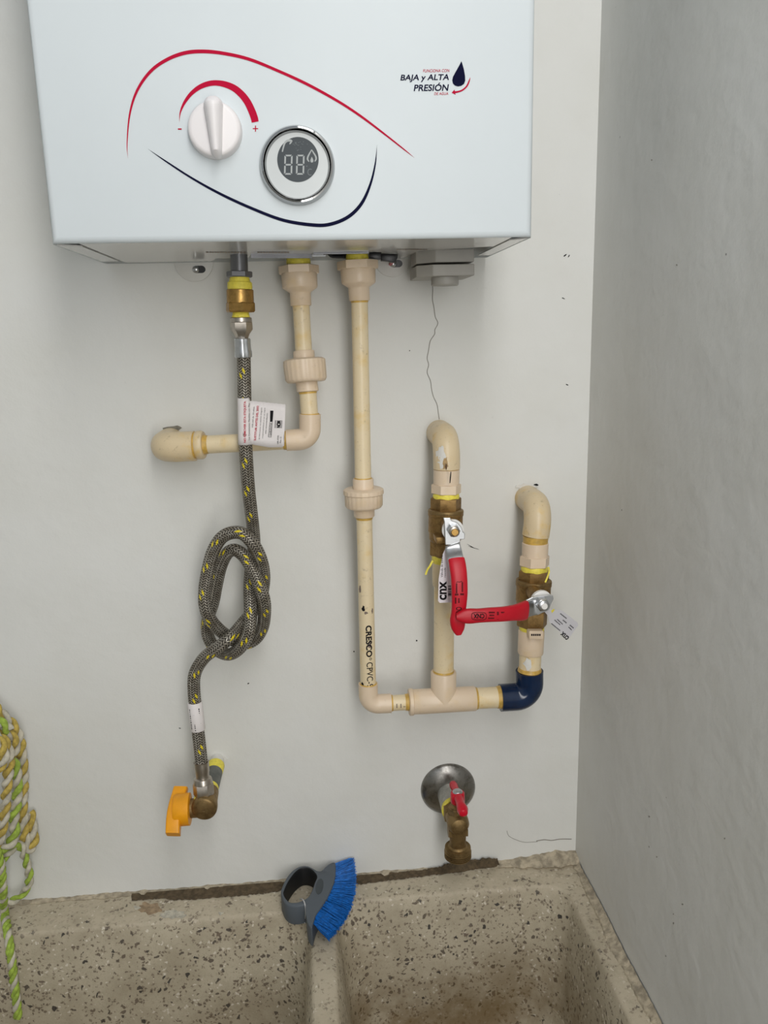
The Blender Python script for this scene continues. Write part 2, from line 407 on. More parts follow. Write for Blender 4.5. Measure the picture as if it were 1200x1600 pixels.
def gapstrip(pts, seed):
    rnd = random.Random(seed); prev = None; n = int((pts[-1][0] - pts[0][0]) / 2.5)
    for i in range(n + 1):
        px = lerp(pts[0][0], pts[-1][0], i / n); ya, yb = interp(pts, px); e = min(1, i / 5, (n - i) / 5)
        m = (ya + yb) / 2; wob = math.sin(px * .21 + seed) * .8 + math.sin(px * .53) * .6
        ya = lerp(m, ya + wob + rnd.uniform(-1.1, 1.1), e); yb = lerp(m, yb + rnd.uniform(-.9, .9), e)
        a = at(px, ya, -.0062 - rnd.uniform(0, .0012)); b = atz(px, yb, ZT + .0008); a.z = max(a.z, ZT + .0018)
        b.y = min(b.y, a.y - .0008)
        cur = (gap.verts.new(Vector((a.x, -.004, a.z + .0008))), gap.verts.new(a), gap.verts.new(b))
        if prev:
            for k in range(2): gap.faces.new((prev[k], prev[k + 1], cur[k + 1], cur[k]))
        prev = cur
gapstrip([(206, 1407, 1408), (225, 1404, 1406), (255, 1400, 1403), (268, 1397, 1406), (300, 1395, 1406), (330, 1392.5, 1403), (370, 1390, 1400), (410, 1387, 1396), (445, 1384, 1392)], 1)
gapstrip([(552, 1378, 1384), (580, 1371, 1379), (610, 1367, 1375), (650, 1364, 1371), (680, 1359, 1367), (700, 1353, 1365), (730, 1347, 1361), (760, 1344, 1355), (778, 1342, 1346)], 2)
struct('trim_2', gap, M['dirt'])
WB = bpy.data.objects['wall_back']
# cracks, chips of bare plaster
def crack(pts, r=.0005):
    return sweep(catmull([at(x, y, -.0001) for x, y in pts], 5), r, n=5)
rj = random.Random(11)
cr = [(674, 435)] + [(lerp(674, 668, 0), 0)] * 0
cpts = [(675, 437), (676, 452), (675, 468), (678, 480), (680, 495), (684, 505), (680, 515), (679, 522), (672, 533), (669, 548), (668, 560), (670, 570), (668, 582), (672, 595), (674, 608), (678, 620), (682, 632), (684, 645), (686, 655)]
cpts = [(x + rj.uniform(-.8, .8), y) for x, y in cpts]
childof(WB, 'plaster_crack', crack(cpts, .00045), M['crack'])
childof(WB, 'plaster_crack', crack([(792, 1298), (795, 1306), (806, 1312), (820, 1316), (840, 1315)], .0003), M['crack'])
childof(WB, 'plaster_crack', crack([(838, 1314), (850, 1312), (862, 1313), (875, 1311), (893, 1311)], .0006), M['crack'])
def patch(cx, cy, w, h, seed, d=.0008, n=18, tilt=0):
    rnd = random.Random(seed); pts = []
    for i in range(n):
        th = 2 * pi * i / n; r = rnd.uniform(.6, 1.05)
        x, y = math.cos(th) * w / 2 * r, math.sin(th) * h / 2 * r
        pts.append(at(cx + x * math.cos(tilt) - y * math.sin(tilt), cy + x * math.sin(tilt) + y * math.cos(tilt), -d))
    return prism(pts, (0, d + .001, 0))
childof(WB, 'plaster_chip', patch(268, 671, 36, 14, 4), M['plaster'], smooth=False)
childof(WB, 'plaster_chip', patch(342, 1187, 34, 18, 9, d=.0012), M['whitep'], smooth=False)
childof(WB, 'plaster_chip', patch(822, 760, 40, 10, 8, d=.0012), M['whitep'], smooth=False)
childof(WB, 'plaster_chip', patch(838, 757.5, 8, 3.5, 5), M['ink'], smooth=False)
for i, (x, y, w, h, tl) in enumerate([(81, 0, 0, 0, 0)] * 0 + [(883, 399, 7, 2, -.7), (889, 400, 6, 1.6, -1.1), (880, 466, 6, 1.8, .5), (886, 601, 5, 2, .3), (651, 1001, 3, 3, 0), (553, 1018, 2.5, 2.5, 0), (740, 856, 20, 1, .3), (735, 853, 14, .8, .5), (281, 1138, 5, 1.6, .2), (388, 1068, 4, 2, -.4), (640, 548, 2, 2, 0)]):
    childof(WB, 'dirt_speck', patch(x, y, w, h, 20 + i, d=.0003, n=9, tilt=tl), M['ink'], smooth=False)
# worn dots low on the side wall
WR = bpy.data.objects['wall_right']
def atx(px, py, X):
    r = cam2world(Vector((px - 600., py - 800., FPX))); return CAM + r * (X / r.x)
for i, (x, y, w) in enumerate([(1014, 1276, 3.5), (1014, 1323, 3), (1066, 1413, 3.5), (1052, 1428, 3), (1052, 1443, 4), (1132, 1310, 3), (1057, 414, 3), (1018, 250, 3), (1040, 1494, 3), (1026, 1339, 3)]):
    rnd = random.Random(i); pts = []
    for k in range(9):
        th = 2 * pi * k / 9; r = w / 2 * rnd.uniform(.5, 1.1)
        pts.append(atx(x + math.cos(th) * r * .7, y + math.sin(th) * r, XR - .0003))
    childof(WR, 'dirt_speck', prism(pts, (.001, 0, 0)), M['crack'], smooth=False)

# ------------------------------------------------------------------ sink
sink = Thing('laundry_sink', 'speckled terrazzo laundry sink with two basins along the wall foot', 'sink', (-.25, -.25, 0))
def rrect(x0, x1, y0, y1, r, z, n=8):
    out = []
    for cx, cy, a0 in ((x1 - r, y1 - r, 0), (x0 + r, y1 - r, pi / 2), (x0 + r, y0 + r, pi), (x1 - r, y0 + r, 1.5 * pi)):
        for i in range(n + 1):
            t = a0 + pi / 2 * i / n; out.append(Vector((cx + r * math.cos(t), cy + r * math.sin(t), z)))
    return out
def sinkbody():
    bm = bmesh.new(); X0, X1, Y0, Y1 = -.86, XR - .0008, -.56, -.0015
    es = []
    outer = [bm.verts.new(p) for p in ((X0, Y0, ZT), (X1, Y0, ZT), (X1, Y1, ZT), (X0, Y1, ZT))]
    for i in range(4): es.append(bm.edges.new((outer[i], outer[(i + 1) % 4])))
    low = [bm.verts.new((v.co.x, v.co.y, 0.0)) for v in outer]
    for i in range(4): bm.faces.new((outer[i], outer[(i + 1) % 4], low[(i + 1) % 4], low[i]))
    bm.faces.new(low)
    for (x0, x1, y0, y1, dp) in ((-.80, -.0262, -.50, -.0535, .205), (.0002, .2755, -.50, -.0455, .19)):
        prev = None
        lev = [(-.004, 0, .034), (-.0012, .0012, .032), (.0005, .004, .030), (.006, .03, .036), (.016, dp - .05, .045)]
        for j in range(6):
            t = j / 5 * pi / 2; lev.append((.016 + .045 * (1 - math.cos(t)), dp - .05 + .05 * math.sin(t), .05 + .02 * j / 5))
        for ins, dz, r in lev:
            ring = [bm.verts.new(p) for p in rrect(x0 + ins, x1 - ins, y0 + ins, y1 - ins * .8, r, ZT - dz)]
            n = len(ring)
            if prev is None:
                for i in range(n): es.append(bm.edges.new((ring[i], ring[(i + 1) % n])))
            else:
                for i in range(n): bm.faces.new((prev[i], prev[(i + 1) % n], ring[(i + 1) % n], ring[i]))
            prev = ring
        bm.faces.new(prev)
    bmesh.ops.triangle_fill(bm, use_beauty=True, use_dissolve=False, edges=es)
    return bm
sink.part('basin_body', sinkbody(), M['terr'], sharp=50)
# raised bead of mortar between rim and side wall
def bead():
    bm = bmesh.new(); prev = None; rnd = random.Random(2)
    for i in range(240):
        y = lerp(-.004, -.56, i / 239); w = .0092 + .0016 * math.sin(y * 31) + .0009 * math.sin(y * 83 + 1) + rnd.uniform(-.0007, .0007); h = .0034 + .0006 * math.sin(y * 47) + rnd.uniform(-.0004, .0004)
        ring = [bm.verts.new((XR - .0012, y, ZT + h * 1.9)), bm.verts.new((XR - w * .45, y, ZT + h)), bm.verts.new((XR - w, y, ZT + h * .5)), bm.verts.new((XR - w * 1.15, y, ZT - .001))]
        if prev:
            for k in range(3): bm.faces.new((prev[k], prev[k + 1], ring[k + 1], ring[k]))
        prev = ring
    return bm
sink.part('mortar_bead', bead(), M['mortar'])
# patch of tile-brown repair on the back rim
def rimpatch(cx, cy, w, h, seed, mat, lift):
    rnd = random.Random(seed); pts = []; q = 1
    for i in range(26):
        t = 2 * pi * i / 26; q = lerp(q, rnd.uniform(.45, 1.15), .6); pts.append(atz(cx + w / 2 * q * math.cos(t), cy + h / 2 * q * math.sin(t), ZT + lift))
    sink.part('rim_repair', prism(pts, (0, 0, -.002)), mat, smooth=False)
RM = plain('repair_mortar', (164, 142, 114), .9, var=.35, scale=150, bump=.8); RW = plain('pale_plaster_splash', (196, 190, 174), .9, var=.3, scale=200, bump=.8)
rimpatch(234, 1419, 44, 22, 1, RM, .0005); rimpatch(214, 1418, 12, 7, 2, RW, .0008); rimpatch(272, 1429, 50, 16, 3, RW, .0006); rimpatch(345, 1427, 10, 5, 4, RW, .0006)
# ------------------------------------------------------------------ water heater
YF = -.18; ZB = at(456, 376, YF).z; HX0, HX1 = at(80, 381, YF).x, at(832, 370, YF).x
heater = Thing('water_heater', 'white wall-mounted gas water heater with knob and round digital display', 'water heater', ((HX0 + HX1) / 2, -.09, ZB))
def casing():
    bm = box(HX0, HX1, YF, -.006, ZB, ZB + .56)
    ed = [e for e in bm.edges if all(abs(v.co.y - YF) < 1e-6 for v in e.verts)]
    bmesh.ops.bevel(bm, geom=ed, offset=.0055, segments=4, affect='EDGES', profile=.5)
    rem = [f for f in bm.faces if f.normal.z < -.9]
    bmesh.ops.delete(bm, geom=rem, context='FACES')
    return bm
cas = heater.part('casing', casing(), M['enamel'], sharp=60)
sm = cas.modifiers.new('wall', 'SOLIDIFY'); sm.thickness = .0014; sm.offset = -1
# bottom sheet with a cut-out at the wall side, and folded flanges left and right
def zpt(px, py): return atz(px, py, ZB)
bp = [(HX0 + .0205, YF + .004), (HX1 - .0165, YF + .004), (HX1 - .0165, zpt(775, 386).y)] + [tuple(zpt(*q)[:2]) for q in ((764, 386), (700, 390), (655, 393), (627, 405), (621, 396), (577, 394), (545, 394), (489, 395), (487, 397.5), (392, 397.5), (388, 404.3), (338, 404.3))] + [(zpt(333, 410).x, -.010), (HX0 + .0205, -.010)]
heater.part('bottom_panel', prism([Vector((x, y, ZB + .0004)) for x, y in bp], (0, 0, .0015)), M['gloss'], smooth=False)
def lip(a, b, h):
    la, lb = zpt(*a), zpt(*b)
    heater.part('panel_lip', prism([Vector((la.x, la.y, ZB + .0012)), Vector((lb.x, lb.y, ZB + .0012)), Vector((lb.x, lb.y, ZB - h)), Vector((la.x, la.y, ZB - h))], (0, .0012, 0)), M['greym'], smooth=False)
lip((392, 397.5), (487, 397.5), .0034); lip((490, 395.2), (576, 394.2), .0012)
heater.part('bottom_flange', prism([Vector(p) for p in ((HX0 + .002, YF + .008, ZB), (HX0 + .018, YF + .022, ZB), (HX0 + .018, -.030, ZB), (HX0 + .002, -.030, ZB))], (0, 0, .0012)), M['gloss'], smooth=False)
heater.part('bottom_flange', prism([Vector(p) for p in ((HX1 - .002, YF + .008, ZB), (HX1 - .0145, YF + .022, ZB), (HX1 - .0145, -.030, ZB), (HX1 - .002, -.030, ZB))], (0, 0, .0012)), M['gloss'], smooth=False)
heater.part('back_plate', box(HX0 + .012, HX1 - .012, -.0045, -.0008, ZB + .0005, ZB + .55), M['enamel'], smooth=False)
F = lambda x, y: at(x, y, YF - .0003)
# printed swooshes
def crop(s, ox, oy, pts): return [(ox + p[0] / s, oy + p[1] / s, *(q / s for q in p[2:])) for p in pts]
sw = crop(2.1818, 150, 50, [(109, 430, 0), (106, 380, 3), (115, 280, 6), (140, 200, 9), (185, 135, 11), (240, 95, 12), (300, 72, 13), (360, 66, 13), (430, 72, 12), (520, 92, 11), (620, 132, 10), (720, 178, 10), (820, 233, 9), (900, 285, 8), (980, 345, 6), (1050, 400, 4), (1085, 428, 0)])
heater.part('printed_swoosh', stroke(sw, F), M['red'], label='red printed curve', smooth=False)
sw = crop(2.1818, 150, 50, [(178, 399, 0), (240, 442, 5), (330, 500, 7), (430, 555, 9), (540, 605, 10), (640, 642, 11), (740, 658, 12), (800, 655, 12), (860, 630, 12), (905, 585, 11), (935, 520, 8), (952, 450, 5), (958, 386, 0)])
heater.part('printed_swoosh', stroke(sw, F), M['navy'], label='navy printed curve', smooth=False)
arc = [(121, 645, 0), (130, 545, 14), (155, 465, 26), (200, 380, 38), (270, 290, 48), (365, 215, 58), (465, 172, 66), (570, 156, 68), (685, 172, 76), (800, 218, 82), (895, 295, 86), (970, 390, 88), (1025, 500, 90), (1058, 590, 90), (1070, 645, 88)]
heater.part('printed_arc', stroke(crop(8, 265, 110, arc), F), M['red'], smooth=False)
heater.part('printed_mark', flat([[(278.1, 200.6), (283.8, 200.6), (283.8, 202.7), (278.1, 202.7)]], F), M['red'], smooth=False)
heater.part('printed_mark', flat([[(395, 200.2), (403.3, 200.2), (403.3, 201.7), (395, 201.7)], [(398.4, 196.2), (400, 196.2), (400, 200.2), (398.4, 200.2)], [(398.4, 201.7), (400, 201.7), (400, 205.6), (398.4, 205.6)]], F), M['red'], smooth=False)
def fline(s, x0, x1, yb, yt, mat, bold=0.0, shear=.16, slope=-.012):
    g = lambda u, v: F(lerp(x0, x1, u), lerp(yb, yt, v) + slope * (lerp(x0, x1, u) - x0))
    heater.part('printed_lettering', text(s, g, bold, shear), mat, smooth=False)
fline('FUNCIONA CON', 661, 702.5, 113, 108.3, M['red'], .006)
fline('BAJA y ALTA', 625.6, 701.5, 128.6, 116.6, M['navy'], .02)
fline('PRESIÓN', 646.4, 701.5, 142.6, 129.6, M['navy'], .02)
fline('DE AGUA', 678.5, 700.4, 148.5, 144.3, M['red'], .006)
dr = [(908, 265), (880, 320), (835, 400), (808, 450), (800, 490), (808, 528), (832, 553), (868, 563), (905, 556), (938, 533), (952, 495), (950, 440), (938, 370), (922, 310)]
heater.part('printed_drop', flat([[(600 + x / 7.5, 60 + y / 7.5) for x, y in dr]], F), M['navy'], smooth=False)
ab = stroke(crop(7.5, 600, 60, [(1010, 458, 2), (998, 500, 16), (970, 560, 18), (920, 605, 18), (870, 624, 20), (832, 630, 22)]), F)
flat([[(600 + x / 7.5, 60 + y / 7.5) for x, y in ((793, 636), (828, 598), (832, 630), (840, 660))]], F, ab)
heater.part('printed_arrow', ab, M['red'], smooth=False)
# knob
kc = at(337, 205.5, YF); kr = 41.5 * mpp(kc); ky = Vector((0, -1, 0))
kb = sweep([kc + ky * d for d in (0, .005, .0085, .0100, .0104)], [kr * f for f in (1.0, .99, .965, .92, .80)], n=56, axis=ky)
knob = heater.part('control_knob', kb, M['whiteplastic'], sharp=50)
gpts, grad = [], []
for i in range(25):
    t = (1 - math.cos(pi * i / 24)) / 2; y = lerp(151, 248.5, t); x = lerp(333.2, 340, t)
    w = lerp(30, 15, max(0, (t - .15) / .85) ** .9)
    if t < .16: w *= max(math.sqrt(max(1 - ((.16 - t) / .16) ** 2, 0)), .05)
    if t > .90: w *= max(math.sqrt(max(1 - ((t - .90) / .10) ** 2, 0)), .05)
    c = at(x, y, YF - .0085); gpts.append(c)
    hh = .016 * (1 - .35 * t) * min(1, math.sqrt(t / .16 + .01)) * min(1, math.sqrt((1 - t) / .1 + .01))
    grad.append((w / 2 * mpp(c), hh))
heater.part('knob_grip', sweep(gpts, grad, n=28, ref=(1, 0, 0), shape=sup(.85)), M['whiteplastic'], knob)
# display bezel
bc = at(464.7, 259.5, YF); br = 58.6 * mpp(bc)
bez = heater.part('display_bezel', sweep([bc + ky * d for d in (0, .004, .0065, .0068, .0055, .0030, .0046, .0030, .0016)], [br * f for f in (1.0, .985, .94, .90, .885, .88, .855, .83, .81)], n=72, axis=ky, cap=False), M['chrome'], sharp=25)
fb = sweep([bc + ky * .0002, bc + ky * .0020], [br * .86, br * .855], n=64, axis=ky)
fac = heater.part('display_face', fb, M['face'], bez)
DF = lambda x, y: at(x, y, YF - .0024)
def dcrop(pts): return [(400 + x / 9.2308, 190 + y / 9.2308) for x, y in pts]
circ = [(605 + 299 * math.cos(2 * pi * i / 56), 547 + 326 * math.sin(2 * pi * i / 56)) for i in range(56)]
heater.part('display_screen', flat([dcrop(circ)], lambda x, y: at(x, y, YF - .0022)), M['screen'], bez, smooth=False)
def seg7(cx, cy, w, h, sk, bm):
    t = 23; g = 5
    def q(pts): return dcrop([(cx + x + sk * -(y) / h, cy + y) for x, y in pts])
    W2, H2 = w / 2, h / 2; polys = []
    for yy, top in ((-H2, 1), (0, 0), (H2, -1)):
        if top == 1: p = [(-W2 + t * .3 + g, yy), (W2 - t * .3 - g, yy), (W2 - t - g, yy + t), (-W2 + t + g, yy + t)]
        elif top == -1: p = [(-W2 + t * .3 + g, yy), (W2 - t * .3 - g, yy), (W2 - t - g, yy - t), (-W2 + t + g, yy - t)]
        else: p = [(-W2 + t * .4 + g, 0), (-W2 + t + g, -t / 2), (W2 - t - g, -t / 2), (W2 - t * .4 - g, 0), (W2 - t - g, t / 2), (-W2 + t + g, t / 2)]
        polys.append(q(p))
    for sx in (-1, 1):
        for sy in (-1, 1):
            polys.append(q([(sx * W2, sy * (H2 - t * .3 - g)), (sx * (W2 - t), sy * (H2 - t - g)), (sx * (W2 - t), sy * (t * .6 + g)), (sx * W2, sy * (t * .3 + g))]))
    flat(polys, DF, bm)
sb = bmesh.new(); seg7(466, 622, 118, 288, 8, sb); seg7(638, 622, 118, 288, 8, sb)
heater.part('display_digits', sb, M['seg'], bez, smooth=False)
ib = stroke([p + (w,) for p, w in zip(dcrop([(380, 436), (395, 370), (415, 310), (450, 278), (490, 272), (522, 284)]), (1.9, 2.4, 2.8, 3.4, 3.8, 2.6))], DF)
flat([dcrop([(480, 330), (505, 318), (526, 285), (520, 272), (495, 290), (482, 312)])], DF, ib)
stroke([p + (w,) for p, w in zip(dcrop([(803, 405), (775, 455), (750, 505), (745, 545), (765, 578)]), (1.2, 2.0, 2.4, 2.4, 1.6))], DF, ib)
stroke([p + (w,) for p, w in zip(dcrop([(803, 405), (830, 450), (860, 500), (866, 540), (848, 575)]), (1.2, 2.0, 2.4, 2.4, 1.6))], DF, ib)
flat([dcrop([(805, 505), (790, 540), (783, 565), (790, 585), (806, 592), (824, 584), (829, 565), (822, 540)])], DF, ib)
heater.part('display_icon', ib, M['seg'], bez, smooth=False)
db = bmesh.new(); rnd = random.Random(4)
for k in range(26):
    a = rnd.uniform(-.05, 1.25); r = rnd.uniform(40, 250)
    x, y = 505 + r * math.cos(a), 290 + r * .62 * math.sin(a); dx, dy = 16 * math.cos(a), 10 * math.sin(a)
    stroke([p + (.6,) for p in dcrop([(x, y), (x + dx / 2, y + dy / 2), (x + dx, y + dy)])], DF, db)
stroke([p + (1.2,) for p in dcrop([(805, 690), (775, 685), (755, 700), (748, 730), (756, 758), (776, 771), (800, 766)])], DF, db)
flat([dcrop([(733 + 9 * math.cos(t), 643 + 9 * math.sin(t)) for t in [2 * pi * i / 8 for i in range(8)]])], DF, db)
heater.part('display_icon', db, M['segd'], bez, label='dim spray dots and degree mark', smooth=False)
# mounting ears with screws
for (x, y, r, sx, sy) in ((303, 409, 30, 308, 421), (613, 403, 29, 616, 412)):
    c = at(x, y, -.0008); cc = [(r * mpp(c) * math.cos(2 * pi * i / 40), r * mpp(c) * math.sin(2 * pi * i / 40)) for i in range(40)]
    ear = heater.part('mounting_ear', prism([c + Vector((a, 0, b)) for a, b in cc], (0, -.002, 0), .0003), M['ear'])
    s = at(sx, sy, -.003); rr = 7 * mpp(s)
    sl = [(rr * .9 * math.cos(t) + (rr * .55 if math.cos(t) > 0 else -rr * .55), rr * .8 * math.sin(t)) for t in [2 * pi * (i + .5) / 20 for i in range(20)]]
    heater.part('screw_slot', prism([s + Vector((a + rr * .4, 0, b)) for a, b in sl], (0, -.0003, 0)), M['black'], ear, smooth=False)
    heater.part('screw', dome(s + Vector((-rr * .25, -.0003, 0)), (0, -1, 0), rr * .8, .0028, n=20), M['zinc'], ear)
# small dark lettering stamped under the heater, too faint to read: rows of short dashes
for x0, x1, yy in ((322, 383, 394), (402, 452, 394), (620, 668, 389.5)):
    b = bmesh.new(); x = x0; rnd = random.Random(int(x0))
    while x < x1:
        w = rnd.uniform(2, 4); p = [atz(x, yy, ZB), atz(x + w, yy, ZB), atz(x + w, yy + 1.5, ZB), atz(x, yy + 1.5, ZB)]
        b.faces.new([b.verts.new(Vector((q.x, q.y, ZB + .0001))) for q in p]); x += w + rnd.uniform(.8, 2)
    heater.part('stamped_lettering', b, M['faint'], smooth=False)
# wires and clips in the cut-out
heater.part('wire_clip', join([prism([at(a, b_, -.050) for a, b_ in ((488, 397), (509, 396), (509, 400.5), (488, 401))], (0, .004, 0))]), M['zinc'], smooth=False)
heater.part('wire_clip', join([sweep(catmull([at(x, y, -.052) for x, y in ((505, 396), (512, 395), (518, 400), (526, 401), (536, 400), (544, 394))], 5), .0016, n=8), prism([at(a, b_, -.049) for a, b_ in ((510, 394), (548, 392), (540, 404), (520, 403))], (0, .004, 0))]), M['black'], smooth=False)
heater.part('wire_connector', join([prism([at(a, b_, -.058) for a, b_ in ((577, 394), (596, 393), (596, 405), (577, 403))], (0, .012, 0), .0006), prism([at(a, b_, -.055) for a, b_ in ((596, 396), (622, 397), (621, 404), (616, 410), (607, 408), (596, 407))], (0, .01, 0), .0006)]), M['black'])
heater.part('wire', sweep(catmull([at(610, 402, -.05), at(614, 407, -.035), at(612, 411, -.015), at(610, 413, -.004)], 6), .0016, n=8), M['redk'])
# grey plastic socket box at the right
def gbox(x0, x1, y0, y1, yb, yf, ch):
    a = at(x0, y1, yf); b = at(x1, y0, yf); z0, z1 = a.z, b.z
    pts = [(a.x, yb, z0), (a.x, yf + ch, z0), (a.x + ch * 1.2, yf, z0), (b.x, yf, z0), (b.x, yb, z0)]
    return prism([Vector(p) for p in pts], (0, 0, z1 - z0), .0008)
gb = heater.part('drain_block', gbox(653, 741, 388, 410.5, -.03, -.085, .014), M['greyp'], smooth=False)
heater.part('block_base', gbox(653, 741.5, 412, 432, -.026, -.087, .012), M['greyp'], gb, smooth=False)
gbo = at(695, 432, -.068); gbo.z = at(653, 432, -.087).z; gr = 21.5 * mpp(gbo)
heater.part('drain_plug', sweep([gbo + Vector((0, 0, d)) for d in (.004, -.0068, -.0078)], [gr, gr, gr * .94], n=28, axis=(0, 0, -1)), M['greyp'], gb)
# gas nipple
gx = [(395, 373, -.070), (500, 376.5, -.070), (560, 380.5, -.070)]
nip = heater.part('gas_nipple', vch(gx, [(396, 27), (425, 27)], n=28), M['greym'])
heater.part('nipple_nut', vch(gx, [(424, 37), (425, 40), (432, 40), (433.5, 37)], n=6), M['greym'], nip)

# ------------------------------------------------------------------ brass reducer under the gas nipple
red_ = Thing('brass_reducer', 'shiny brass hex reducer between grey gas nipple and hose, wrapped in yellow tape', 'pipe fitting', at(376, 473, -.07))
red_.part('thread_tape', vch(gx, [(432.5, 30), (436, 31), (440, 33), (441, 37), (443, 38.5), (446, 38), (447, 39), (450, 38.5), (453, 37)]), M['tape'])
red_.part('sleeve', vch(gx, [(452.5, 40), (453.5, 42), (472.5, 42), (473.5, 42)]), M['brass'])
red_.part('hex_collar', vch(gx, [(472.5, 44), (474, 47), (486, 47), (488, 43)], n=6, rot=.25), M['brass'])
red_.part('thread_tape', vch(gx, [(487, 24), (488, 25), (492, 26), (493, 27.5), (497, 28)]), M['tape'])

# ------------------------------------------------------------------ hot pipe (left)
def ribs(n, depth):
    return lambda k, th: 1 - depth * (k % 4 == 0)
hot = Thing('water_pipe', 'cream plastic outlet pipe bending left into the wall behind the braided hose', 'water pipe', at(476, 580, -.06))
hx = [(405, 466, -.046), (480, 470.5, -.047), (548, 474.5, -.050), (580, 476.5, -.052), (612, 481, -.054), (660, 484.5, -.055)]
hot.part('thread_tape', vch(hx, [(396, 36), (406, 37), (409, 38), (416, 38)]), M['tape'])
ad = hot.part('threaded_adapter', vch(hx, [(427, 55), (428, 56), (449, 55), (450.5, 53), (457, 34), (458, 33), (477, 32.5), (478, 31)]), M['fit'])
hot.part('adapter_hex', vch(hx, [(415, 61), (416, 63), (427, 62.5), (428.5, 59)], n=6), M['fit'], ad)
hot.part('pipe_length', vch(hx, [(477, 26.5), (548.5, 26)]), M['cpvc'])
un = hot.part('union', vch(hx, [(548, 31.5), (549, 33), (562, 33.5), (597, 34), (611, 34), (612, 32)]), M['fit'])
hot.part('union_nut', vch(hx, [(560.5, 58), (563, 66), (572, 66.5), (592, 65), (596, 60), (597, 56)], n=96, shape=ribs(96, .022)), M['fit'], un)
hot.part('pipe_length', vch(hx, [(611, 27), (650, 27)]), M['cpvc'])
hot.part('glue_line', vch(hx, [(611.8, 28.5), (615, 28.2)]), M['glue'])
hY = [(318, 695, -.045), (450, 688, -.055), (500, 685.5, -.055)]
pc = at(484.5, 686, -.055)
hot.part('elbow', join([sweep(bendpath(at(484.3, 647, -.055), pc, at(447.5, 688, -.055), .0115), [33.5 / 2 * mpp(pc)] * 13, n=32)]), M['fit'])
hot.part('glue_line', vch([(640, 483.8, -.055), (660, 484.5, -.055)], [(645.8, 29), (647.6, 31)]), M['glue'])
hot.part('pipe_length', hch(hY, [(318, 28.5), (452, 28)]), M['cpvc'])
hot.part('glue_line', hch(hY, [(443, 29.5), (448, 30.5)]), M['glue'])
hot.part('bushing', hch(hY, [(307, 42), (309, 45), (316, 45), (319, 41)]), M['old'])
hot.part('glue_line', hch(hY, [(302, 42), (308, 41.5)]), M['glue'])
hot.part('glue_line', hch(hY, [(317, 32), (323, 29.5), (326, 28.8)]), M['glue'])
ec = at(256, 699, -.041); r_e = 23.5 * mpp(ec)
ep = at(304.5, 697, -.0445)
hot.part('wall_elbow', sweep(bendpath(ep, ec, Vector((ec.x, .002, ec.z)), .0155), [r_e] * 13, n=36), M['old'])

# ------------------------------------------------------------------ cold pipe (middle, tee and risers)
cold = Thing('water_pipe', 'tall cream plastic pipe with printed lettering, running to a tee under the two valves', 'water pipe', at(570, 780, -.06))
cx = [(400, 558, -.060), (470, 561.8, -.060), (600, 565, -.059), (748, 567.3, -.058), (810, 569.3, -.058), (1068, 575.3, -.055), (1110, 576.5, -.055)]
cold.part('thread_tape', vch(cx, [(390, 33), (398, 34), (403, 36), (409, 36)]), M['tape'])
ad = cold.part('threaded_adapter', vch(cx, [(420, 54), (421, 55), (441, 53.5), (443, 52), (449, 34), (450, 33), (469, 32.5), (470, 31)]), M['fit'])
cold.part('adapter_hex', vch(cx, [(407.5, 63), (409, 64.5), (420, 64), (421.5, 60)], n=6, rot=.12), M['fit'], ad)
cold.part('glue_line', vch(cx, [(469.5, 28), (473, 26.8)]), M['glue'])
cold.part('pipe_length', vch(cx, [(469, 26), (749, 25.5)]), M['cpvc'])
un = cold.part('union', vch(cx, [(747.5, 31), (749, 32.5), (766, 33), (793, 33), (806, 32.5), (807, 31)]), M['fit'])
cold.part('union_nut', vch(cx, [(763, 56), (765, 63), (771, 63.5), (772, 60), (789, 59), (792, 55), (793, 52)], n=96, shape=ribs(96, .024)), M['fit'], un)
cold.part('glue_line', vch(cx, [(746, 27), (748.5, 28)]), M['glue'])
cold.part('glue_line', vch(cx, [(806.5, 28), (811, 26)]), M['glue'])
pl = cold.part('pipe_length', vch(cx, [(806, 24.8), (1072, 24.5)]), M['cpvc'])
CY = -.055
rowx = [(575, 1100.5, CY), (640, 1097, CY), (693, 1094, CY), (742, 1091.3, CY), (828, 1087, CY)]
pc = at(575.6, 1100.3, CY)
cold.part('elbow', sweep(bendpath(at(575.2, 1068, CY), pc, at(611, 1098.8, CY), .0115), [30 / 2 * mpp(pc)] * 13, n=32), M['fit'])
cold.part('glue_line', vch(cx, [(1066.4, 26), (1068.4, 27.5)]), M['glue'])
cold.part('pipe_length', hch(rowx, [(607, 24.5), (650, 24.5)]), M['cpvc'])
cold.part('glue_line', hch(rowx, [(633, 25.5), (640, 27.5)]), M['glue'])
cold.part('glue_line', hch(rowx, [(610.5, 27), (613.5, 25.2)]), M['glue'])
tee = cold.part('tee', hch(rowx, [(645, 38), (646, 39), (741, 38.5), (742.5, 37)]), M['fit'])
cold.part('bushing', hch(rowx, [(638.5, 39), (640, 42), (644.6, 42), (645.6, 40)]), M['fit'], tee)
rx = [(732, 697.8, -.050), (800, 696.5, -.051), (870, 695, -.053), (920, 694.2, -.054), (1050, 693, CY), (1095, 692.8, CY)]
cold.part('tee_branch', vch(rx, [(1049, 38), (1050.5, 40), (1094, 39)]), M['fit'], tee)
cold.part('glue_line', vch(rx, [(1046.5, 32), (1050.2, 34)]), M['glue'])
cold.part('riser_pipe', vch(rx, [(912, 32), (1056, 31.5)]), M['cpvc'])
ad = cold.part('threaded_adapter', vch(rx, [(876, 36), (879, 38), (893, 38.5), (912, 37.5), (915, 36)]), M['old'])
cold.part('thread_tape', vch(rx, [(867, 39), (870, 41), (876, 40.5), (879, 38)]), M['tape'], ad)
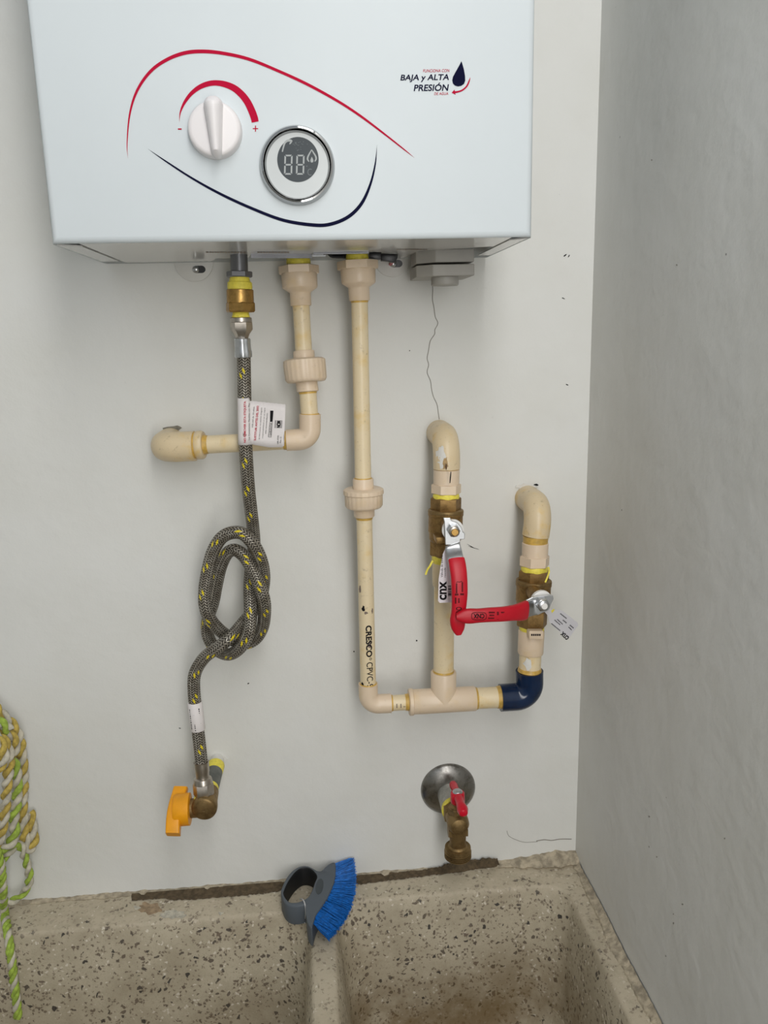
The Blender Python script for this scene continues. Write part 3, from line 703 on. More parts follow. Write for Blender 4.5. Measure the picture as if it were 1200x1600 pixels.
cold.part('loose_tape_end', sweep(catmull([at(676, 876, -.072), at(672, 884, -.074), at(668, 890, -.073), at(665, 898, -.073)], 5), [(.0010, .0003)] * 16, n=8), M['tape'], ad)
cold.part('pipe_length', hch(rowx, [(738, 33), (790, 33)]), M['cpvc'])
cold.part('glue_line', hch(rowx, [(742, 35.5), (745.5, 34)]), M['glue'])
cold.part('glue_line', hch(rowx, [(776, 34), (782.5, 37)]), M['glue'])
bcn = at(827.5, 1087.6, CY); bR = 21.3 * mpp(bcn)
cold.part('blue_elbow', sweep(bendpath(at(781.5, 1090.2, CY), bcn, at(827.3, 1048, CY), .0155), [bR] * 13, n=36), M['blue'], label='navy blue plastic elbow')
vx_ = [(757, 838.5, -.050), (837, 837, -.050), (908, 834, -.051), (980, 830.8, -.053), (1047, 827.5, CY), (1090, 826.5, CY)]
cold.part('pipe_length', vch(vx_, [(1016, 34), (1062, 34)]), M['cpvc'])
cold.part('glue_line', vch(vx_, [(1043, 35), (1048.2, 37.5)]), M['glue'])
ad = cold.part('threaded_adapter', vch(vx_, [(984, 39), (986, 40.5), (1019, 40), (1021, 38)]), M['fit'])
tp = at(841, 993, -.076)
cold.part('adapter_tab', prism([at(x, y, -.0745) for x, y in ((827, 986), (849, 986), (849, 999), (827, 999))], (0, .012, 0), .0006), M['fit'], ad)
cold.part('printed_lettering', flat([[(830 + i * 3.1, 990.5), (832.3 + i * 3.1, 990.5), (832.3 + i * 3.1, 993.6), (830 + i * 3.1, 993.6)] for i in range(5)], lambda x, y: at(x, y, -.0748)), M['ink'], ad, smooth=False)
cold.part('thread_tape', vch(vx_, [(977, 38), (979, 39), (983, 38.5), (985, 37)]), M['tape'], ad)
def onpipe(ax, x, y, w, off=.0002):
    xx, Y = interp(ax, y); c = at(xx, y, Y); r = w / 2 * mpp(c) + off; dx = (x - xx) * mpp(c)
    return c + Vector((dx, -math.sqrt(max(r * r - dx * dx, 0)), 0))
def blob(ax, x, y, w0, h0, w, seed, n=14, bm=None):
    rnd = random.Random(seed); bm = bm or bmesh.new(); cen = bm.verts.new(onpipe(ax, x, y, w)); ring = []; mid = []
    for i in range(n):
        t = 2 * pi * i / n; q = rnd.uniform(.65, 1.1)
        ring.append(bm.verts.new(onpipe(ax, x + w0 / 2 * q * math.cos(t), y + h0 / 2 * q * math.sin(t), w)))
        mid.append(bm.verts.new(onpipe(ax, x + w0 / 4 * q * math.cos(t), y + h0 / 4 * q * math.sin(t), w)))
    for i in range(n):
        k = (i + 1) % n; bm.faces.new((cen, mid[i], mid[k])); bm.faces.new((mid[i], ring[i], ring[k], mid[k]))
    return bm
cold.part('paint_smear', blob(vx_, 820.5, 1032, 13, 20, 34.2, 3), M['whitep'], smooth=False)
# lettering down the pipe: letters turned a quarter to the right
def pipetext(s, y0, y1, xt, xb, mat, bold=.0, w=25.2, thing=cold, ax=cx):
    """xb, xt: where foot and top of the letters stand across the pipe, -1 left edge .. 1 right edge"""
    def g(u, v):
        y = lerp(y0, y1, u); x, Y = interp(ax, y); c = at(x, y, Y); r = w / 2 * mpp(c) + .0002
        s_ = lerp(xb, xt, v); a = math.asin(max(-.98, min(.98, s_)))
        return c + Vector((math.sin(a) * r, -math.cos(a) * r, 0))
    thing.part('printed_lettering', text(s, g, bold, sub=4), mat, pl, smooth=False)
pipetext('CRESCO', 973, 1022, .52, -.22, M['ink'], .035)
pipetext('°', 1023, 1027, .45, .15, M['ink'], .0)
pipetext('CPVC-9', 1030, 1069, .55, -.20, M['ink'], .004)
def hprint(s, x0, x1, yb, yt, mat):
    def g(u, v):
        x = lerp(x0, x1, u); y = lerp(yb, yt, v); cy_, Y = interp(rowx, x); c = at(x, cy_, Y); r = 12.4 * mpp(c) + .0002; d = (cy_ - y) * mpp(c)
        return c + Vector((0, -math.sqrt(max(r * r - d * d, 0)), d))
    cold.part('printed_lettering', text(s, g, .01, sub=4), mat, smooth=False)
hprint('11-', 618, 632, 1101, 1094, M['faint']); hprint('08', 633, 639.5, 1100, 1095, M['ink'])
for (x0, y0, w0, h0, sd) in ((567, 947, 5.5, 10, 1), (571, 953.5, 6, 5, 2), (581, 952, 3, 9, 3), (577, 1003, 6, 14, 4), (566, 1066, 4, 9, 5), (562, 918, 3, 14, 6)):
    cold.part('ink_smudge', blob(cx, x0, y0, w0, h0, 24.8, sd), M['ink'] if sd in (1, 5) else M['faint'], pl, smooth=False)

# ------------------------------------------------------------------ wall elbows with male adapters above each valve
def wall_stub(label, ax, y_sock, wall_px, ad0, ad1, hex1, tape1, w, glue):
    th = Thing('wall_elbow', label, 'pipe elbow', at(interp(ax, y_sock)[0], y_sock, -.05))
    e = at(*wall_px, 0.0); x, Y = interp(ax, y_sock); s = at(x, y_sock, Y)
    c = Vector((lerp(s.x, e.x, .9), s.y, e.z)); 
    wall = Vector((e.x, .002, e.z))
    th.part('elbow', sweep(bendpath(s, c, wall, .0215, 14), [w / 2 * mpp(s)] * 17, n=36), M['old'])
    th.part('glue_line', vch(ax, [(y_sock - .2, w - 2), (glue, w - 3.5)]), M['glue'])
    ad = th.part('male_adapter', vch(ax, [(glue - .5, w - 4), (glue + .5, w - 1), (ad1, w - 1.5), (ad1 + .5, w - 3)]), M['fit'])
    th.part('adapter_hex', vch(ax, [(ad1, w + 2), (ad1 + 1, w + 5), (hex1 - 1, w + 5), (hex1, w + 2)], n=6), M['fit'], ad)
    th.part('thread_tape', vch(ax, [(hex1 - .5, w - 3), (hex1 + 2, w - 1), (hex1 + 4, w), (tape1, w - 1)]), M['tape'], ad)
    return th
st1 = wall_stub('stained cream pipe elbow coming out of wall above the valve with the hanging lever', rx, 732, (686, 676), 734, 756, 771, 779, 42, 733.5)
st1.part('pen_mark', stroke([(704.5, 737, 1.2), (704, 743, 1.8), (703.4, 750, 1.8), (703, 755, 1.2)], lambda x, y: at(x, y, -.0762)), M['ink'], smooth=False)
st1.part('paint_smear', blob(rx, 686.5, 710, 15, 38, 42.4, 5, n=18), M['whitep'], smooth=False)
st1.part('glue_stain', blob(rx, 692.5, 721, 9, 22, 42.7, 8, n=16), plain('brown_glue_stain', (176, 146, 100), .6, var=.4, scale=200), smooth=False)
st1.part('glue_stain', blob(rx, 693.5, 726, 3.5, 10, 43.0, 3), plain('dark_glue_stain', (92, 64, 38), .7), smooth=False)
st2 = wall_stub('cream pipe elbow coming out of wall above the right-hand valve', vx_, 837, (824, 778), 848, 868, 884, 892, 42, 848)
st2.part('loose_tape_end', sweep(catmull([at(857, 886, -.073), at(858, 893, -.079), at(856, 900, -.08), at(852, 910, -.081)], 5), [(.0009, .0003)] * 16, n=8), M['tape'])

# ------------------------------------------------------------------ ball valves
def hexhub(pts, Y, th, bev=.0005): return prism([at(x, y, Y) for x, y in pts], (0, th, 0), bev)
def valve(label, ax, ys):
    """ys: top hex start, ring, body start, body end, lower hex end"""
    a, b, c, d, e, w = ys
    t = Thing('ball_valve', label, 'valve', at(interp(ax, c)[0], (c + d) / 2, -.05))
    t.part('end_hex', vch(ax, [(a, 45), (a + 1.5, 48.5), (b - 2, 48.5), (b, 46)], n=6), M['dull'])
    t.part('body', vch(ax, [(b, 50), (b + 1, 53), (b + 4, 55.5), (b + 7, 55.5), (b + 9, 54), (c, 53.5), (lerp(c, d, .6), 53.5), (lerp(c, d, .62), 51.5), (d - 4, 50), (d, 45)], n=40), M['dull'])
    t.part('body_ring', vch(ax, [(b - 1.5, 52), (b - .5, 55), (b + 2, 56), (b + 4.5, 55.5), (b + 6, 54)], n=40), M['bronze'])
    t.part('end_hex', vch(ax, [(d - 3, w - 2), (d - 1, w), (e - 2, w), (e, w - 3)], n=6), M['dull'])
    return t
v1 = valve('brass ball valve whose red lever hangs straight down', rx, (777, 797, 806, 846, 868, 47))
v1.part('body_pad', prism([at(x, y, -.0835) for x, y in ((681, 840), (700, 839), (700, 849), (682, 850))], (0, .02, 0), .0008), M['dull'])
v2 = valve('brass ball valve at the right whose red lever points left', vx_, (891, 907, 916, 952, 978, 48))
def lev(t, path, ws, side, mat, name, th=.0046, n=20, ex=.55, **k):
    P = catmull([at(x, y, Y) for x, y, Y in path], 5); W = catmull([Vector((w, 0, 0)) for w in ws], 5)
    return t.part(name, sweep(P, [(w.x / 2 * mpp(p), th / 2) for p, w in zip(P, W)], n=n, ref=side, shape=sup(ex)), mat, **k)
def lname(t, s, u0, u1, v0, v1, C, mat, parent=None, bold=.0):
    t.part('printed_lettering', text(s, lambda u, v: C(lerp(u0, u1, u), lerp(v0, v1, v)), bold), mat, parent, smooth=False)
# -- left valve: lever hanging down
def stem(t, px, py, y0, y1, r, mat, name='stem', n=20, **k):
    c = at(px, py, y1); rr = r * mpp(c)
    return t.part(name, sweep([Vector((c.x, y, c.z)) for y in (y0, y1 + .0006, y1)], [rr, rr, rr * .85], n=n, axis=(0, -1, 0), **k), mat)
stem(v1, 707, 828, -.06, -.096, 12, M['dull'])
stem(v1, 708, 829, -.094, -.0985, 17, M['whitew'], 'washer', n=28)
cr5 = lambda pts: [(660 + x / 7.2727, 780 + y / 7.2727) for x, y in pts]
pl1 = hexhub(cr5([(238, 212), (318, 212), (330, 245), (400, 268), (445, 320), (462, 375), (482, 385), (482, 448), (462, 458), (432, 458), (428, 520), (262, 520), (256, 400), (250, 260)]), -.1035, .0022)
lp1 = v1.part('lever_plate', pl1, M['zinc'], smooth=False)
lev(v1, [(706.5, 850, -.1030), (708, 855, -.1032), (709.5, 863, -.107), (711.5, 872, -.1125), (713, 882, -.1165)], [23, 23.5, 25, 25, 24], (1, 0, 0), M['zinc'], 'lever_neck', th=.0024, ex=.4)
stem(v1, 709.8, 830.5, -.10, -.111, 10, M['zinc'], 'lever_nut', n=6)
stem(v1, 710.4, 831.3, -.105, -.1135, 8.4, M['steel'], 'nut_collar', n=24)
stem(v1, 711.0, 832, -.105, -.1142, 6.0, M['brass'], 'stem_end', n=18)
g1path = [(713, 874, -.1135), (715, 884, -.118), (717, 900, -.122), (718, 925, -.124), (717.2, 945, -.124), (716, 958, -.124), (715, 970, -.124), (715.5, 982, -.123), (716, 990, -.1225)]
gr1 = lev(v1, g1path, [26, 26.5, 26, 25.5, 23.5, 22.5, 24.5, 20, 10], (1, 0, 0), M['redv'], 'lever_grip', th=.0085, ex=.7, label='red vinyl lever grip')
G1 = lambda x, y: at(x, y, interp([(a[1], a[2]) for a in g1path], y)[0] - .0046)
def marks1():
    b = bmesh.new()
    for x, y0, y1 in ((713.5, 912, 926), (722.5, 910, 925), (712, 934, 942), (717, 935, 941)):
        y = y0
        while y < y1: flat([[(x - 1.1, y), (x + 1.1, y), (x + 1.1, y + 1.3), (x - 1.1, y + 1.3)]], G1, b); y += 1.9
    for x0, x1, y in ((711, 718, 929), (719.5, 726, 928.6)): flat([[(x0 + i * 1.9, y - 1.5), (x0 + i * 1.9 + 1.3, y - 1.5), (x0 + i * 1.9 + 1.3, y + 1.5), (x0 + i * 1.9, y + 1.5)] for i in range(int((x1 - x0) / 1.9))], G1, b)
    stroke([(713.2, 911, .7), (714.5, 909, .7), (718, 909.5, .7), (721, 908.5, .7), (722.5, 909, .7)], G1, b)
    return b
v1.part('printed_lettering', marks1(), M['ink'], gr1, smooth=False)
lname(v1, 'CNX', 0, 1, 0, 1, lambda u, v: G1(lerp(714.5, 723.5, v), lerp(948, 958.5, 1 - u)) if False else G1(lerp(712.5, 721.5, v), lerp(961, 948.5, 1 - u)), M['ink'], gr1, .02)
# -- right valve: lever pointing left
stem(v2, 845, 938, -.06, -.096, 12, M['dull'])
stem(v2, 847, 940, -.094, -.0985, 17, M['whitew'], 'washer', n=28)
c6 = lambda pts: [(700 + x / 5.4545, 890 + y / 5.4545) for x, y in pts]
lp2 = v2.part('lever_plate', hexhub(c6([(895, 220), (900, 250), (880, 300), (860, 345), (800, 372), (770, 388), (720, 380), (690, 345), (662, 362), (655, 300), (668, 262), (720, 235), (790, 226), (850, 218)]), -.1035, .0022), M['zinc'], smooth=False)
stem(v2, 849.5, 946.5, -.10, -.112, 10.5, M['zinc'], 'lever_nut', n=6)
stem(v2, 850.3, 947.3, -.105, -.1145, 8.5, M['zinc'], 'nut_collar', n=24)
stem(v2, 851.2, 948, -.105, -.1153, 5.2, M['whitew'], 'stem_end', n=18)
lev(v2, [(838, 949, -.1030), (832, 950, -.1032), (825, 952, -.107), (818, 955, -.1125), (812, 957, -.117)], [25, 25, 26, 28, 28], (0, 0, 1), M['zinc'], 'lever_neck', th=.0024, ex=.4)
g2path = [(821, 953.5, -.1115), (813, 955.8, -.118), (802, 957.5, -.124), (785, 959.5, -.129), (765, 960.5, -.1315), (748, 961.8, -.1325), (733, 962.6, -.1325), (722, 962.8, -.132), (713, 963, -.1315)]
gr2 = lev(v2, g2path, [31, 29, 25, 23.5, 23, 22.5, 24, 20, 10], (0, 0, 1), M['redv'], 'lever_grip', th=.0085, ex=.7, label='red vinyl lever grip')
g2s = sorted((a[0], a[2]) for a in g2path)
G2 = lambda x, y: at(x, y, interp(g2s, x)[0] - .0047)
def marks2():
    b = bmesh.new()
    for y, x0, x1 in ((957, 783, 798), (964.5, 783, 797), (957, 764, 772), (961.5, 765, 772), (966, 763, 773)):
        x = x0
        while x < x1: flat([[(x, y - 1.1), (x + 1.3, y - 1.1), (x + 1.3, y + 1.1), (x, y + 1.1)]], G2, b); x += 1.9
    for yy in (956, 963): flat([[(776.5, yy + i * 1.9), (779.5, yy + i * 1.9), (779.5, yy + i * 1.9 + 1.3), (776.5, yy + i * 1.9 + 1.3)] for i in range(3)], G2, b)
    stroke([(798, 965, .7), (800, 963.5, .7), (798.8, 961, .7), (800, 958.5, .7), (798, 957, .7)], G2, b)
    rr = []
    for i in range(33):
        t = 2 * pi * i / 32; rr.append((748.5 + 11.5 * math.copysign(abs(math.cos(t)) ** .5, math.cos(t)), 962.8 + 5.8 * math.copysign(abs(math.sin(t)) ** .6, math.sin(t)), .8))
    stroke(rr, G2, b)
    return b
v2.part('printed_lettering', marks2(), M['ink'], gr2, smooth=False)
lname(v2, 'CNX', 0, 1, 0, 1, lambda u, v: G2(lerp(757, 740, u), lerp(959, 966.4, v)), M['ink'], gr2, .03)

# hang tags of the two valves
tg1 = Thing('hang_tag', 'white card tag hanging behind the lever of the left valve', 'tag', at(694, 905, -.095))
T1 = lambda x, y: at(x, y, -.094 - (942 - y) * .00004)
card = tg1.part('card', prism([T1(*p) for p in ((697, 855), (709, 856), (713, 890), (713, 941), (687, 942), (684.5, 939), (685.5, 905), (688.5, 885), (692, 866))], (0, .0006, 0)), M['tagw'], smooth=False)
def rot_up(s, x0, x1, y0, y1, T, dY=-.0002):   # reads upwards, letter tops to the left
    return text(s, lambda u, v: T(lerp(x1, x0, v), lerp(y1, y0, u)) + Vector((0, dY, 0)), .03 if s == 'cnx' else .0)
tg1.part('printed_lettering', rot_up('cnx', 686.8, 698, 908, 937.5, T1), M['ink'], card, smooth=False)
tg1.part('printed_lettering', rot_up('Válvula de esfera', 688.5, 692, 868, 902, T1), M['ink'], card, smooth=False)
tg1.part('printed_lettering', rot_up('roscada', 693.6, 696.4, 887, 902, T1), M['ink'], card, smooth=False)
b = bmesh.new()
for i, (y, h) in enumerate(((915, 1.4), (917.5, .8), (919.4, 1.8), (922.3, .8), (924.3, 1.4), (927, 2.2), (930, 1))):
    flat([[(700, y), (706, y), (706, y + h), (700, y + h)]], lambda x, yy: T1(x, yy) + Vector((0, -.0002, 0)), b)
tg1.part('bar_code', b, M['ink'], card, smooth=False)
tg2 = Thing('hang_tag', 'clear white tag sticking out to the right of the right-hand valve', 'tag', at(880, 973, -.09))
T2 = lambda x, y: at(x, y, -.086 + (x - 855) * .0003)
card = tg2.part('card', prism([T2(*p) for p in ((846, 950), (858, 951), (866, 953), (874, 952.5), (879, 954.5), (902.5, 973), (903.5, 977), (890, 996), (886.5, 997.5), (862, 976), (858, 971), (856, 962))], (0, .0005, 0)), M['film'], smooth=False)
ux, uy = 28 / 39.5, 27 / 39.5       # along the lower left edge of the tag (downwards to the right)
def tq(s, org, length, height, T=T2, flip=True, bold=.0):
    # letters run from lower right to upper left along the tag
    return text(s, lambda u, v: T(org[0] - ux * length * u + uy * -height * v * -1 * .0 + (-.70 * height * v if False else .70 * height * -v * -1 * -1), org[1] - uy * length * u + .71 * height * v) + Vector((0, -.0002, 0)), bold)
tg2.part('printed_lettering', tq('cnx', (894, 983), 12, 6.5, bold=.03), M['ink'], card, smooth=False) if False else None
def T2r(s, p0, p1, h, bold=.0):
    p0 = Vector(p0); p1 = Vector(p1); d = (p1 - p0).normalized(); nn = Vector((-d.y, d.x))
    return text(s, lambda u, v: T2(*(p0 + (p1 - p0) * u - nn * h * (v - 0))) + Vector((0, -.0002, 0)), bold)
tg2.part('printed_lettering', T2r('cnx', (890, 995.5), (882.5, 982.5) if False else (879.5, 986), 7, .03), M['ink'], card, smooth=False)
b = bmesh.new()
for (xa, ya, xb, yb) in ((862, 973.5, 876, 985), (867, 968, 876, 976), (871, 967, 880, 975), (876, 958, 886, 966), (880, 968, 886, 973), (889, 979, 894, 984), (891, 976, 897, 981)):
    n = int(math.hypot(xb - xa, yb - ya) / 1.7); dx, dy = (xb - xa) / n, (yb - ya) / n
    for i in range(n):
        x, y = xa + dx * i, ya + dy * i
        flat([[(x, y), (x + dx * .7, y + dy * .7), (x + dx * .7 - dy * .9, y + dy * .7 + dx * .9), (x - dy * .9, y + dx * .9)]], lambda p, q: T2(p, q) + Vector((0, -.0002, 0)), b)
tg2.part('small_print', b, M['ink'], card, smooth=False)
tg2.part('yellow_stripe', flat([[(861, 954), (865.5, 951), (866.5, 953.5), (862.5, 958)]], lambda x, y: T2(x, y) + Vector((0, -.0002, 0))), M['tape'], card, smooth=False)

# ------------------------------------------------------------------ braided gas hose
hose = Thing('gas_hose', 'braided steel gas hose tied in a knot below the heater', 'hose', at(380, 860, -.07))
kc_ = lambda x, y, Y: (270 + x / 5.925, 790 + y / 5.925, Y)
B, Mi, Fr = -.044, -.060, -.076           # three depths the hose takes in the knot
hp = [(380.8, 552, -.070), (381.5, 590, -.070), (382.5, 640, -.0725), (384, 700, -.0755), (388, 760, -.070), (392.5, 800, -.062)] + [kc_(*p) for p in (
    (742, 200, -.054), (752, 330, -.046), (742, 460, -.043), (722, 600, -.046), (712, 760, -.056), (716, 930, -.066), (716, 1080, -.072), (690, 1210, -.074), (610, 1330, -.070), (510, 1378, -.058),
    (400, 1330, -.046), (335, 1230, -.042), (318, 1130, -.043), (330, 1030, -.045), (372, 900, -.048), (405, 730, -.052), (445, 560, -.056), (505, 440, -.060), (580, 412, -.064), (660, 470, -.068), (735, 590, -.073), (800, 740, -.077), (846, 880, -.076), (850, 1010, -.068), (830, 1130, -.060), (770, 1230, -.054),
    (680, 1275, -.050), (590, 1260, -.050), (500, 1205, -.056), (410, 1130, -.064), (340, 1040, -.070), (300, 930, -.072), (296, 790, -.070), (320, 620, -.068), (370, 430, -.068), (450, 300, -.071), (550, 250, -.073), (650, 262, -.075), (740, 350, -.076), (805, 470, -.072), (838, 590, -.066), (842, 720, -.058), (812, 860, -.050), (752, 970, -.048), (672, 1060, -.052),
    (590, 1160, -.062), (510, 1240, -.072), (410, 1320, -.072), (300, 1400, -.068), (228, 1500, -.066))] + [(303.2, 1060, -.066), (303.5, 1085, -.066), (307, 1120, -.067), (311.5, 1160, -.070), (316, 1200, -.073)]
hpath = catmull([at(*p) for p in hp], 6)
hr = 10.6 * mpp(at(382, 620, -.07))
hose.part('braided_tube', sweep(hpath, hr, n=28), M['braid'])
sw_ = hose.part('swivel_nut', vch(gx, [(496, 31), (497, 33.5), (503, 34), (504, 31)], n=36), M['steel'])
hose.part('nut_hex', vch(gx, [(503, 32), (504, 34.5), (515, 34.5), (522, 24), (529, 18)], n=6), M['steel'], sw_)
hose.part('ferrule', vch(gx, [(528.5, 18), (529, 24), (531, 26), (535, 25), (547, 25.5), (549, 27), (555, 27.5), (558.5, 26)], n=48, shape=lambda k, th: 1 - .05 * (k % 8 < 3)), M['zinc'])
lx = [(1160, 311.5, -.070), (1200, 315.5, -.073), (1245, 319, -.078)]
hose.part('ferrule', vch(lx, [(1190.5, 24.5), (1191, 23.5), (1194, 23), (1206, 22.5), (1208, 21), (1217, 21)], n=36), M['steel'])
sw_ = hose.part('swivel_nut', vch(lx, [(1214, 20), (1216, 27), (1222, 30), (1224, 30)], n=36), M['steel'])
hose.part('nut_hex', vch(lx, [(1223, 29), (1225, 32), (1240, 32), (1244, 28)], n=6), M['steel'], sw_)
# white sleeve near the foot
sl = [(1096, 304.2, -.0662), (1120, 307, -.067), (1142, 309.6, -.0688)]
slv = hose.part('sleeve_label', vch(sl, [(1097, 22.4), (1097.3, 22.8), (1140, 22.8), (1140.3, 22.4)]), M['paper'])
b = bmesh.new(); rnd = random.Random(9)
for row, (y0, y1) in enumerate(((1104, 1134), (1112, 1136), (1103, 1126))):
    y = y0
    while y < y1:
        l = rnd.uniform(1, 3); x, Y = interp(sl, y); c = at(x, y, Y); r = 11.9 * mpp(c)
        a0 = (-.75, -.22, .55)[row]
        vs = []
        for (yy, aa) in ((y, a0), (y, a0 + .13), (y + l, a0 + .13), (y + l, a0)):
            x2, Y2 = interp(sl, yy); c2 = at(x2, yy, Y2); vs.append(b.verts.new(c2 + Vector((math.sin(aa) * r, -math.cos(aa) * r, 0))))
        b.faces.new(vs); y += l + rnd.uniform(.8, 2.2)
hose.part('small_print', b, M['ink'], slv, smooth=False)
# warning label wrapped round the hose, its free end standing out to the right
wx = [(600, 381.7, -.0705), (622, 382.1, -.0715), (694, 383.7, -.0752), (720, 384.5, -.0755)]
def wrap(x, y):        # point of the label at photo column x: round the tube as far as its front, then flat out
    cxp, Y = interp(wx, y); c = at(cxp, y, Y); m = mpp(c); r = 11.6 * m
    s = (x - cxp) * m
    if s <= r * .86:
        a = math.asin(max(-1, min(.86, s / r))); return c + Vector((math.sin(a) * r, -math.cos(a) * r, 0))
    a = math.asin(.86); e = s - r * .86
    bend = .0006 * math.sin(min(e / .03, 1) * pi) - .004 * min(e / .04, 1)
    return c + Vector((r * .86 + e, -math.cos(a) * r + bend, 0))
lab = bmesh.new(); grid = []
NX = 40
def edge_t(x): return 621.5 if x < 391 else lerp(626, 633, (x - 391) / 55) + .3 * math.sin(x)
def edge_b(x): return 694 if x < 396 else lerp(694.5, 699.5, min((x - 396) / 25, 1)) - (3.5 * max(0, (x - 439) / 6) ** 2)
for i in range(NX + 1):
    col = []
    for j in range(7):
        x = lerp(370.6, 446, i / NX); xx = min(x, lerp(446.5, 443.5, j / 6)) if i == NX else x
        col.append(lab.verts.new(wrap(xx, lerp(edge_t(x), edge_b(x), j / 6))))
    grid.append(col)
for i in range(NX):
    for j in range(6): lab.faces.new((grid[i][j], grid[i + 1][j], grid[i + 1][j + 1], grid[i][j + 1]))
wl = hose.part('warning_label', lab, M['paper'], label='white paper label with red warning lines', sharp=0)
wl.modifiers.new('sheet', 'SOLIDIFY').thickness = .0003
def wtext(s, xb, xt, yb, ye, mat, dx=0.0, bold=.0):     # reads upwards; letter tops to the left; dx leans the line
    def g(u, v):
        y = lerp(yb, ye, u); x = lerp(xb, xt, v) + dx * u; return wrap(x, y) + Vector((0, -.0005, 0))
    hose.part('printed_lettering', text(s, g, bold), mat, wl, smooth=False)
wtext('NO REMOVER ESTA ETIQUETA', 386, 381.8, 690, 626, M['red'], 0, .02)
wtext('Las Conexiones Flexibles con Plas', 391, 388.8, 686.5, 629.5, M['ink'])
wtext('vida útil de 10 años', 395.6, 393.4, 668, 635.5, M['ink'], 2.5)
wtext('SUSTITUIR ANTES DEL 2032', 400.3, 397, 688, 634, M['red'], 4.5, .02)
wtext('El fabricante no asume ninguna', 406.6, 404.4, 686, 637, M['ink'], 3.6)
wtext('responsabilidad si no se sigue', 411.5, 409.5, 685, 637.5, M['ink'], 3.6)
wtext('esta recomendación', 416, 414, 678, 646, M['ink'], 2.6)
wtext('GARANTIA', 423.6, 420.6, 681, 661, M['ink'], 1.6)
wtext('Rev. D', 439.2, 437, 692.5, 683, M['ink'], .8)
wtext('LBL4500', 435, 432.8, 694, 681, M['ink'], .8)
wtext('NOM', 438.8, 431.8, 669, 658, M['ink'], .5, .06)
def wflat(polys, mat, nm='printed_mark'):
    hose.part(nm, flat(polys, lambda x, y: wrap(x, y) + Vector((0, -.0005, 0))), mat, wl, smooth=False)
wflat([[(422.3, 642), (427.4, 642.3), (426, 659.5), (422, 659.5)], [(430, 657.2), (431, 657.2), (430.5, 669.2), (429.5, 669.2)], [(440, 657.6), (440.8, 657.6), (440.3, 669.6), (439.5, 669.6)],
       [(421.5, 659.8), (422, 659.8), (419.8, 682.5), (419.2, 682.5)], [(425.3, 660), (425.8, 660), (424.2, 683), (423.6, 683)], [(419.3, 682.6), (424, 682.9), (424, 683.4), (419.3, 683.1)]], M['ink'])

# ------------------------------------------------------------------ gas cock on the wall
gv = Thing('gas_valve', 'tarnished brass gas cock with an orange handle at the hose foot', 'valve', at(320, 1262, -.08))
g0 = at(340, 1187, 0.0); g1 = at(320.5, 1258, -.082)
gd = (g1 - g0)
def along(t, off=0.0): return g0 + gd * t
mg = mpp(along(.5))
def alt(ts, ws, n=28, **k): return sweep([along(t) for t in ts], [w / 2 * mg for w in ws], n=n, axis=gd, **k)
gv.part('wall_pipe', alt((-.03, .34), (22, 23)), M['whitep'])
gv.part('thread_tape', alt((.13, .14, .27, .29), (25, 27.5, 27.5, 25)), M['tape'])
gv.part('coupling', alt((.29, .30, .62, .64), (24, 26.5, 27.5, 25)), M['galv'])
gv.part('thread_tape', alt((.63, .64, .70, .71), (25, 27, 27, 25)), M['tape'])
body = gv.part('body', alt((.70, .72, .9, 1.0, 1.06, 1.085, 1.10), (27, 30, 33, 37.5, 38, 36.5, 32)), M['bronze'])
gv.part('top_port', vch(lx, [(1243, 25), (1250, 29), (1262, 31)], n=28), M['bronze'], body)
gv.part('thread_tape', vch(lx, [(1243, 28), (1244, 31), (1249, 33), (1251, 30)]), M['tape'])
hc = at(312, 1262, -.078)
gv.part('stem', sweep([hc + Vector((d, 0, 0)) for d in (0, -.0125)], 14 * mg, n=24, axis=(1, 0, 0)), M['bronze'])
hb = at(297, 1264, -.080); ho = gv.part('handle_hub', sweep([hb + Vector((d, 0, 0)) for d in (.0005, 0, -.014, -.016)], [21 * mg, 23.5 * mg, 23.5 * mg, 22 * mg], n=40, axis=(1, 0, 0)), M['orange'])
# wing lever: the side outline in the plane across the hub, given thickness along X
zc, yc = hb.z, hb.y
out = [(-.030, .021), (-.022, .026), (-.008, .0235), (.004, .0225), (.016, .0215), (.0245, .0195), (.0255, .010), (.018, .008), (.004, .006), (-.010, .004), (-.022, .008), (-.0295, .012)]
def wing():
    top = at(283, 1231, -.062); bot = at(270.5, 1304, -.100)
    ax_ = (bot - top); L = ax_.length; ax_.normalize(); pts = []
    prof = [(0.0, 9.5), (.07, 10.5), (.32, 13.5), (.5, 14.5), (.68, 13.5), (.94, 11.5), (1.0, 10.5)]
    cs = [top + ax_ * (L * t) + Vector((-.0006 * math.sin(pi * t) * 3, -.004 * math.sin(pi * t), 0)) for t, _ in prof]
    return sweep(cs, [(10.3 * mg, w * mg * .78) for _, w in prof], n=24, ref=(1, 0, 0), shape=sup(.3), axis=ax_)
gv.part('handle_wing', wing(), M['orange'])

